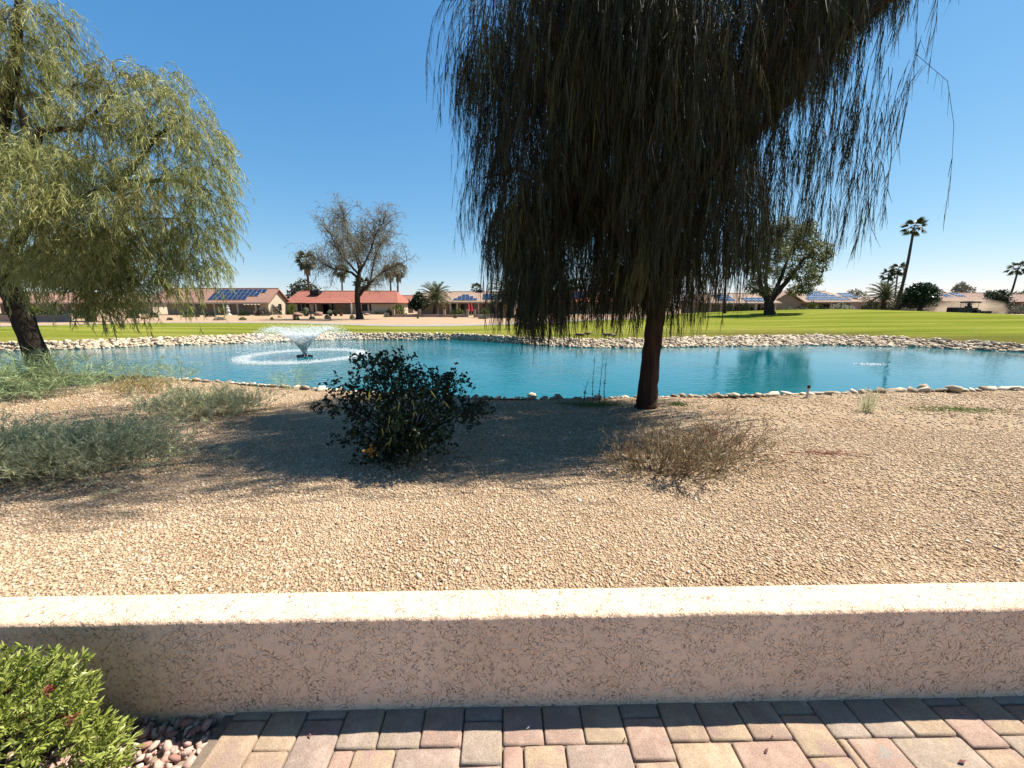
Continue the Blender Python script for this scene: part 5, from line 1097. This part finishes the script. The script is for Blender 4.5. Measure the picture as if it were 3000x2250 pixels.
MB(q).tube([mpx(2850, 907), mpx(2846, 900)], [.03, .03], 6).build('steering_column', 'metal_dark', r)
# rider: one skinned figure
pl = mpx(2837, 901); me = bpy.data.meshes.new('person'); bm = bmesh.new(); skl = bm.verts.layers.skin.verify()
J = {'pel': (0, 0, 0, .15), 'ch': (.03, 0, .35, .17), 'nk': (.06, 0, .55, .06), 'hd': (.09, 0, .68, .11), 'ht': (.09, 0, .80, .10)}
for s_, n__ in ((-1, 'l'), (1, 'r')):
    J['sh' + n__] = (.03, s_ * .2, .45, .07); J['el' + n__] = (.18, s_ * .26, .22, .05); J['ha' + n__] = (.42, s_ * .14, .25, .04)
    J['kn' + n__] = (.42, s_ * .14, .02, .08); J['an' + n__] = (.52, s_ * .14, -.36, .05); J['to' + n__] = (.66, s_ * .14, -.40, .04)
vs = {}
for k, (x, y, z, rad) in J.items(): v = bm.verts.new((x, y, z)); v[skl].radius = (rad, rad); vs[k] = v
vs['pel'][skl].use_root = True
for a, c in [('pel', 'ch'), ('ch', 'nk'), ('nk', 'hd'), ('hd', 'ht')] + [e for n__ in 'lr' for e in (('ch', 'sh' + n__), ('sh' + n__, 'el' + n__), ('el' + n__, 'ha' + n__), ('pel', 'kn' + n__), ('kn' + n__, 'an' + n__), ('an' + n__, 'to' + n__))]: bm.edges.new((vs[a], vs[c]))
bm.to_mesh(me); bm.free(); me.materials.append(MT['cloth_blue']); po = link('person', me, None, pl); po.modifiers.new('skin', 'SKIN'); po.modifiers.new('sub', 'SUBSURF').levels = 1
tag(po, 'person in dark clothing sitting on the mower under the canopy', 'person')
hat = MB().lathe((.09, 0, .76), [(.20, 0), (.20, .02), (.12, .03), (.12, .10), (.05, .13)], 10).build('hat', 'metal_dark', po)
# dust
dm_, n, b = newmat('dust_cloud'); n.nodes.remove(b)
pv = nd(n, 'VolumePrincipled'); pv.inputs['Color'].default_value = (.62, .50, .38, 1); pv.inputs['Anisotropy'].default_value = .2
tc = nd(n, 'TexCoord'); ns = nd(n, 'TexNoise', Scale=.45, Detail=4); n.links.new(tc.outputs['Object'], ns.inputs['Vector'])
rp = ramp(n, [(.42, (0, 0, 0)), (.75, (1, 1, 1))], 1); n.links.new(ns.outputs[0], rp.inputs[0])
gd = nd(n, 'TexGradient', gradient_type='SPHERICAL'); mp = nd(n, 'Mapping'); mp.inputs['Scale'].default_value = (.105, .28, .30); n.links.new(tc.outputs['Object'], mp.inputs[0]); n.links.new(mp.outputs[0], gd.inputs[0])
ml = nd(n, 'Math', operation='MULTIPLY'); n.links.new(rp.outputs[0], ml.inputs[0]); n.links.new(gd.outputs['Fac'], ml.inputs[1])
m2 = nd(n, 'Math', operation='MULTIPLY'); n.links.new(ml.outputs[0], m2.inputs[0]); m2.inputs[1].default_value = 1.0
n.links.new(m2.outputs[0], pv.inputs['Density']); n.links.new(pv.outputs[0], n.nodes['Material Output'].inputs['Volume'])
MT['dust'] = dm_
dq = np.array((H2(2815, 73), 73., .6)); V, Fq = ico(); o = link('dust_cloud', npmesh('dust_cloud', V * np.array((10, 3.8, 3.6)), Fq, 'dust'), None, dq); stuff(o); tag(o, 'pale brown dust cloud hanging around the mower', 'dust')

# ================================================================== NEAR SHRUBS
def twig_shrub(name, lab, q, rx, ry, h, n, mt, lean=(0, 0), leafL=.04, leafW=.008, nl=14, sub=2, L0=None, flower=None, spread=.9, wst=.006, up=.8, droop=.02):
    r = thing(name, lab, 'shrub', q); q = np.array(q, float)
    st = q + np.stack([rng.normal(size=n) * rx * .42, rng.normal(size=n) * ry * .42, np.zeros(n)], 1)
    st[:, 2] = yard(st[:, 0], st[:, 1]) - .01
    off = (st - q) / np.array([rx, ry, 1]); d = unit(np.stack([off[:, 0] * spread + rng.normal(size=n) * .35 + lean[0], off[:, 1] * spread + rng.normal(size=n) * .35 + lean[1], np.full(n, up)], 1))
    Pt = paths(st, d, h * rng.uniform(.55, 1.15, n), 6, droop, .13); fo = Fol(q); fo.add(stems(Pt, wst, wst * .4), rng.uniform(0, .8, n))
    allp = Pt
    for s_ in range(sub):
        bp_, bt = along(allp, 4, .3, .95); k = len(bp_); d2 = unit(bt + rng.normal(size=(k, 3)) * .45 + np.array((0, 0, .15)))
        sub_p = paths(bp_, d2, h * .32 / (s_ + 1) * rng.uniform(.5, 1.2, k), 3, -.02, .12); fo.add(stems(sub_p, wst * .55, wst * .3), rng.uniform(.1, 1, k)); allp = sub_p
        if len(allp) > 5000: allp = allp[rng.choice(len(allp), 5000, False)]
    lp, lt = along(allp, nl, .1, 1.); fo.add(ribbons(lp, unit(lt * .7 + rng.normal(size=lp.shape) * .5 + np.array((0, 0, .1))), rng.uniform(.5, 1.3, len(lp)) * leafL, leafW, 0, 1), np.clip(rng.normal(.55, .25, len(lp)), 0, 1))
    stuff(fo.build('foliage', mt, r))
    if flower:
        fm, fn = flower; i = rng.choice(len(allp), fn); fp = np.repeat(allp[i, -1], 5, 0) + rng.normal(size=(fn * 5, 3)) * .012; fl = Fol(q); fl.add(leaves(fp, rdir(len(fp), .3), .022, .010), rng.uniform(0, 1, len(fp))); stuff(fl.build('blossoms', fm, r))
    return r
def sh(px, py): return hit(px, py)
twig_shrub('brittle_shrub', 'large grey green twiggy shrub, widest and closest to the patio', sh(190, 1375), .92, .42, .46, 420, 'sage', (.05, 0), .035, .007, 5, 2)
twig_shrub('brittle_shrub', 'grey green twiggy shrub at the very edge, pale and tall', sh(-20, 1410), .55, .3, .5, 220, 'sage', (.0, 0), .035, .007, 5, 2)
twig_shrub('brittle_shrub', 'low domed grey green shrub between gravel and the lake shore', sh(600, 1215), .8, .42, .44, 300, 'sage', (.12, 0), .03, .007, 4, 2)
twig_shrub('brittle_shrub', 'small sparse twig shrub behind the large grey one', sh(370, 1300), .35, .22, .34, 80, 'sage', (.1, 0), .03, .007, 4, 2)
twig_shrub('weeping_shrub', 'pale green arching shrub around the leaning acacia trunk', sh(60, 1165), 1.15, .45, .9, 300, 'grassy', (.05, 0), .14, .008, 4, 1, droop=.10, spread=.9, up=1.)
twig_shrub('weeping_shrub', 'pale green feathery shrub against the lake left of the fountain', sh(395, 1125), .75, .5, .75, 70, 'grassy', (.1, 0), .12, .007, 3, 1, droop=.14)
twig_shrub('weeping_shrub', 'small feathery green tuft rising over the shore stones', sh(515, 1118), .25, .2, .6, 40, 'grassy', (0, 0), .08, .006, 4, 1, droop=.02)
twig_shrub('weeping_shrub', 'lone pale feathery sprig before the fountain', sh(855, 1140), .14, .12, .55, 26, 'grassy', (0, 0), .07, .006, 4, 1, droop=.02)
twig_shrub('dry_bush', 'low ochre dry bush beside the shore left of the domed shrub', sh(420, 1150), .6, .3, .35, 120, 'ochre', (.05, 0), .05, .007, 4, 1)
twig_shrub('chuparosa_shrub', 'sparse tangled shrub with tiny red flowers below the big trunk', sh(1960, 1385), .48, .28, .46, 160, 'drybush', (.06, .0), .02, .004, 4, 2, flower=('redflower', 14), wst=.009, spread=.8)
twig_shrub('chuparosa_shrub', 'reddish flowering side of the sparse shrub on open gravel', sh(2095, 1350), .32, .22, .46, 70, 'drybush', (.15, .05), .02, .004, 3, 2, flower=('redflower', 130), wst=.008, spread=.8)
# dark cassia
q = sh(1190, 1335); r = thing('cassia_shrub', 'dark leafy shrub with a yellow flower cluster in the tree shade', 'shrub', q)
def cp(px, py, dd=0): return at(px, py, q[1] + dd)
tips = [(960, 1185, 0), (1010, 1195, .1), (1080, 1165, -.1), (1050, 1210, .2), (1010, 1130, .1), (1060, 1125, .2), (1110, 1110, 0), (1090, 1065, .1), (1130, 1050, 0), (1165, 1060, .1), (1175, 1100, .2), (1060, 1060, 0), (1175, 1055, .2), (1215, 1095, .1), (1230, 1110, -.1), (1270, 1110, .2), (1310, 1110, 0), (1340, 1105, .1), (1290, 1140, -.2), (1330, 1150, .1), (1250, 1150, -.3), (1200, 1150, -.2), (1150, 1140, -.3), (1120, 1170, -.3), (1180, 1200, -.4), (1240, 1200, -.4), (1300, 1190, -.2), (1350, 1195, .1), (1390, 1195, 0), (1410, 1205, .1), (1370, 1220, -.1), (1020, 1270, -.1), (1060, 1275, -.3), (1110, 1250, -.3), (1150, 1290, -.4), (1210, 1270, -.5), (1270, 1260, -.3), (1300, 1290, -.2), (1090, 1310, -.3), (1160, 1330, -.3), (1230, 1320, -.4), (1180, 1240, -.5), (1250, 1300, -.4), (1120, 1210, -.2), (1290, 1220, -.3), (1010, 1165, .15), (1140, 1345, -.2), (1080, 1345, -.25)]
bmb = MB(q); fo = Fol(q); base = np.array(q)
for (px, py, dd) in tips:
    t_ = cp(px, py, dd); t_[2] = max(t_[2], q[2] + .06); m1 = base * .55 + t_ * .45 + np.array((0, 0, .12)); m2_ = base * .2 + t_ * .8 + np.array((0, 0, .08))
    bmb.tube([base + np.array([random.uniform(-.05, .05), random.uniform(-.05, .05), 0]), m1, m2_, t_], [.014, .010, .006, .003], 5, 0, False)
    n_ = 20
    cen = np.concatenate([m2_ + rng.normal(size=(5, 3)) * .05, t_ + rng.normal(size=(n_ - 5, 3)) * np.array((.062, .075, .036))]); dd_ = rdir(n_, -.1)
    rach = paths(cen, dd_, .12, 2, .2, .1); fo.add(stems(rach, .003, .002), .3)
    lp, lt = along(rach, 8, 0, 1); fo.add(leaves(lp, unit(rng.normal(size=lp.shape) + lt * .5), rng.uniform(.034, .054, len(lp)), rng.uniform(.02, .032, len(lp)), .1), np.clip(rng.normal(.4, .25, len(lp)), 0, 1))
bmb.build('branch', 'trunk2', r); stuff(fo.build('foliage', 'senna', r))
c = cp(1085, 1322, -.5); fl = Fol(q); P = c + rng.normal(size=(34, 3)) * .03; fl.add(leaves(P, rdir(34), .03, .022), rng.uniform(.3, 1, 34)); stuff(fl.build('flower_cluster', 'orange', r))
pods = Fol(q); P = np.array([cp(random.uniform(1080, 1330), random.uniform(1140, 1330), -.55) for _ in range(14)]); pods.add(ribbons(P, unit(np.stack([rng.normal(size=14) * .4, rng.normal(size=14) * .3, -np.ones(14)], 1)), .09, .014, 0, 2), .8); stuff(pods.build('seed_pods', 'citrus', r))
# tall weed stalks
for (px, py, top, lab) in ((1737, 1180, 1040, 'tallest bare weed stalk left of the big trunk'), (1757, 1180, 1048, 'second tall weed stalk left of the big trunk'), (1770, 1172, 1050, 'forked weed stalk closest to the big trunk'), (1710, 1178, 1118, 'short weed stalk at the end of the row')):
    q = sh(px, py); t_ = at(px + random.uniform(-6, 10), top, q[1]); r = thing('weed_stalk', lab, 'plant', q, 'weed stalks by the shore')
    P = paths(np.repeat(np.array(q)[None], 1, 0), unit((t_ - q)[None]), np.linalg.norm(t_ - q), 8, 0, .05); fo = Fol(q)
    bp_, bt = along(P, 12, .35, 1); sp = paths(bp_, unit(bt + rng.normal(size=bp_.shape) * .6), .09, 2, 0, .1); fo.add(stems(sp, .004, .002), .3); lp, lt = along(np.concatenate([np.repeat(P[:, 0:5:2], 1, 0)]), 26, .1, 1); fo.add(leaves(lp, rdir(len(lp)), .035, .018), .3); fo.add(leaves(sp[:, -1], rdir(len(sp)), .02, .012), .6)
    stuff(fo.build('leaves', 'senna', r)); MB(q).tube(list(P[0]), list(np.linspace(.006, .003, 9)), 5).build('stem', 'trunk2', r)
# grasses
def tuft(name, lab, q, rx, ry, h, n, mt, spread=.5, droop=.25, wdt=.006, kind=None, cat='grass'):
    q = np.array(q, float); st = q + np.stack([rng.normal(size=n) * rx * .45, rng.normal(size=n) * ry * .45, np.zeros(n)], 1); st[:, 2] = yard(st[:, 0], st[:, 1]) - .005
    fo = Fol(q); fo.add(ribbons(st, unit(np.stack([rng.normal(size=n) * spread, rng.normal(size=n) * spread, np.ones(n)], 1)), h * rng.uniform(.4, 1.1, n), wdt, droop * rng.uniform(.2, 1.2, n), 3), rng.uniform(0, 1, n))
    o = fo.build(name, mt, None, q); tag(o, lab, cat); return o
o = tuft('deer_grass', 'upright spiky grass clump beside the shore stones', sh(2538, 1206), .13, .1, .50, 75, 'sage', .25, .10, .006, cat='plant')
for (px, py, rx, ry, h, n_, lab) in ((1985, 1187, .16, .08, .10, 260, 'bright green grass tuft right of the big trunk'), (1745, 1188, .55, .16, .09, 700, 'green weed patch at the foot of the weed stalks'), (2790, 1200, .95, .22, .05, 1500, 'flat green grass patch on the open gravel'), (1655, 1182, .25, .05, .05, 160, 'thin grass strip along the shore stones'), (2055, 1192, .12, .05, .05, 60, 'tiny grass sprig beyond the bright tuft')):
    o = tuft('grass_patch', lab, sh(px, py), rx, ry, h, n_, 'grassblade', .8, .3, .006); stuff(o)
for (px, py, lab) in ((2420, 1330, 'rust coloured dry twigs lying on the gravel'), (1940, 1280, 'small dry twig heap in the tree shade')):
    q = sh(px, py); n_ = 60; st = np.array(q) + rng.normal(size=(n_, 3)) * np.array((.16, .05, 0)); st[:, 2] = yard(st[:, 0], st[:, 1]) + .012; fo = Fol(q); fo.add(ribbons(st, unit(np.stack([rng.normal(size=n_) + .5, rng.normal(size=n_) * .5, rng.normal(size=n_) * .06], 1)), .16, .006, 0, 1), rng.uniform(0, .5, n_)); o = fo.build('dry_twigs', 'redflower' if px > 2000 else 'drystem', None, q); stuff(o); tag(o, lab, 'twigs')
n_ = 2600; x = rng.normal(.2, 2.0, n_); y = 5.2 + rng.normal(size=n_) * 1.1; ok = (y > 2.2) & (y < yn(x) - .05); x, y = x[ok], y[ok]; st = np.stack([x, y, yard(x, y) + .012], 1)
fo = Fol((0, 5, 0)); fo.add(ribbons(st, unit(np.stack([rng.normal(size=len(x)), rng.normal(size=len(x)), rng.normal(size=len(x)) * .12], 1)), rng.uniform(.05, .16, len(x)), .006, 0, 1), rng.uniform(0, .7, len(x)))
o = fo.build('leaf_litter', 'drystem', None, (0, 5, 0)); stuff(o); tag(o, 'thin dry acacia leaves strewn over the shaded gravel', 'leaf litter')
# marker pipe
q = sh(2363, 1166); r = thing('marker_post', 'short white pipe with black cap standing at the shore', 'post', q); MB(q).tube([q - (0, 0, .05), q + (.01, 0, .19)], [.02, .02], 10).build('pipe', 'white', r); MB(q).tube([q + (.01, 0, .19), q + (.013, 0, .245)], [.024, .024], 10).build('cap', 'rubber', r)

# ================================================================== FOREGROUND HEDGE
hq = np.array(PW(-1.66, .30, -.05)); r = thing('bottlebrush_shrub', 'bright green leafy shrub with red buds against the stucco wall', 'shrub', hq)
lf = Fol(); n_ = 1; Lq = 1.
V = np.array([(0, 0, 0), (.3, -.10, .02), (.3, .10, .02), (.3, 0, -.015), (.72, -.115, .0), (.72, .115, .0), (.72, 0, -.03), (1, 0, -.07)], float)
LEAF = [npmesh('leaf', V * np.array((1, s_, b_)), [np.array([(0, 1, 3), (0, 3, 2), (4, 7, 6), (6, 7, 5)]), np.array([(1, 4, 6, 3), (3, 6, 5, 2)])], 'hedge', np.full(8, t_)) for s_, b_, t_ in ((1, 1, .35), (.85, 2, .6), (1.1, -1, .8), (.9, 1.5, .15), (1, 1, 1.))]
stm = MB(hq)
for k in range(26):
    a = random.uniform(0, 6.28); e = random.uniform(.3, 1.2); d = np.array((math.cos(a) * math.cos(e) * .38, math.sin(a) * math.cos(e) * .28, math.sin(e) * .46)); stm.tube([hq, hq + d * .5 + (0, 0, .05), hq + d], [.008, .006, .003], 5, 0, False)
stm.build('stem', 'trunk2', r)
RX, RY, RZ = .40, .26, .66
fo = Fol(hq); cand = []
ncl = 1600; d = rdir(ncl, .45); d[:, 2] = np.abs(d[:, 2]); rad = rng.uniform(.62, 1.0, ncl) ** .5
lump = 1 + .10 * np.sin(d[:, 0] * 7 + 1) * np.cos(d[:, 1] * 6) + .07 * np.sin(d[:, 2] * 11)
cl_p = hq + d * (rad * lump)[:, None] * np.array((RX, RY, RZ))
per = 17
tipd = unit(d * .8 + rng.normal(size=(ncl, 3)) * .3 + np.array((0, -.1, .25)))
for k in range(per):
    t = k / per; az = k * 2.4 + rng.uniform(0, 6.28, ncl); s1 = unit(np.cross(tipd, (0.3, .5, .8))); s2 = np.cross(tipd, s1)
    el = .25 + 1.0 * (1 - t); ld = unit(tipd * el[..., None] if hasattr(el, 'shape') else tipd * (1.25 - t) + (s1 * np.cos(az)[:, None] + s2 * np.sin(az)[:, None]) * (.35 + .6 * t))
    st = cl_p - tipd * (.05 * t); cand.append((st, ld))
allst = np.concatenate([c_[0] for c_ in cand]); alld = np.concatenate([c_[1] for c_ in cand]); ln = rng.uniform(.017, .030, len(allst))
score = allst @ np.array((.3, -1., .5)) + rng.uniform(0, .12, len(allst)); idx = np.argsort(-score); vis = idx[:1800]; own = rng.choice(vis, 290, False); keep = np.ones(len(allst), bool); keep[own] = False
for i in own:
    e = Vector(alld[i]).to_track_quat('X', 'Z').to_euler(); link('leaf', random.choice(LEAF), r, allst[i] - hq, e, ln[i] * 1.15)
kp = np.where(keep)[0]
tn = np.clip(rng.normal(.5, .24, len(kp)) + np.repeat([0], len(kp)), 0, 1)
fo.add(ribbons(allst[kp], alld[kp], ln[kp], ln[kp] * .21, rng.uniform(0, .2, len(kp)), 3, [.35, 1, .9, .08]), tn)
stuff(fo.build('foliage', 'hedge', r))
for (px, py) in ((20, 2070), (45, 2085), (95, 2065), (330, 2060), (60, 2215), (150, 2030)):
    c = cl_p[np.argmin(np.linalg.norm(cl_p - at(px, py, .98), axis=1))] + np.array((.01, -.015, .01)); P = c + rng.normal(size=(26, 3)) * .006; fl = Fol(hq); fl.add(ribbons(P, rdir(26, .2), .014, .005, 0, 1), rng.uniform(0, 1, 26)); stuff(fl.build('red_bud', 'redflower', r))
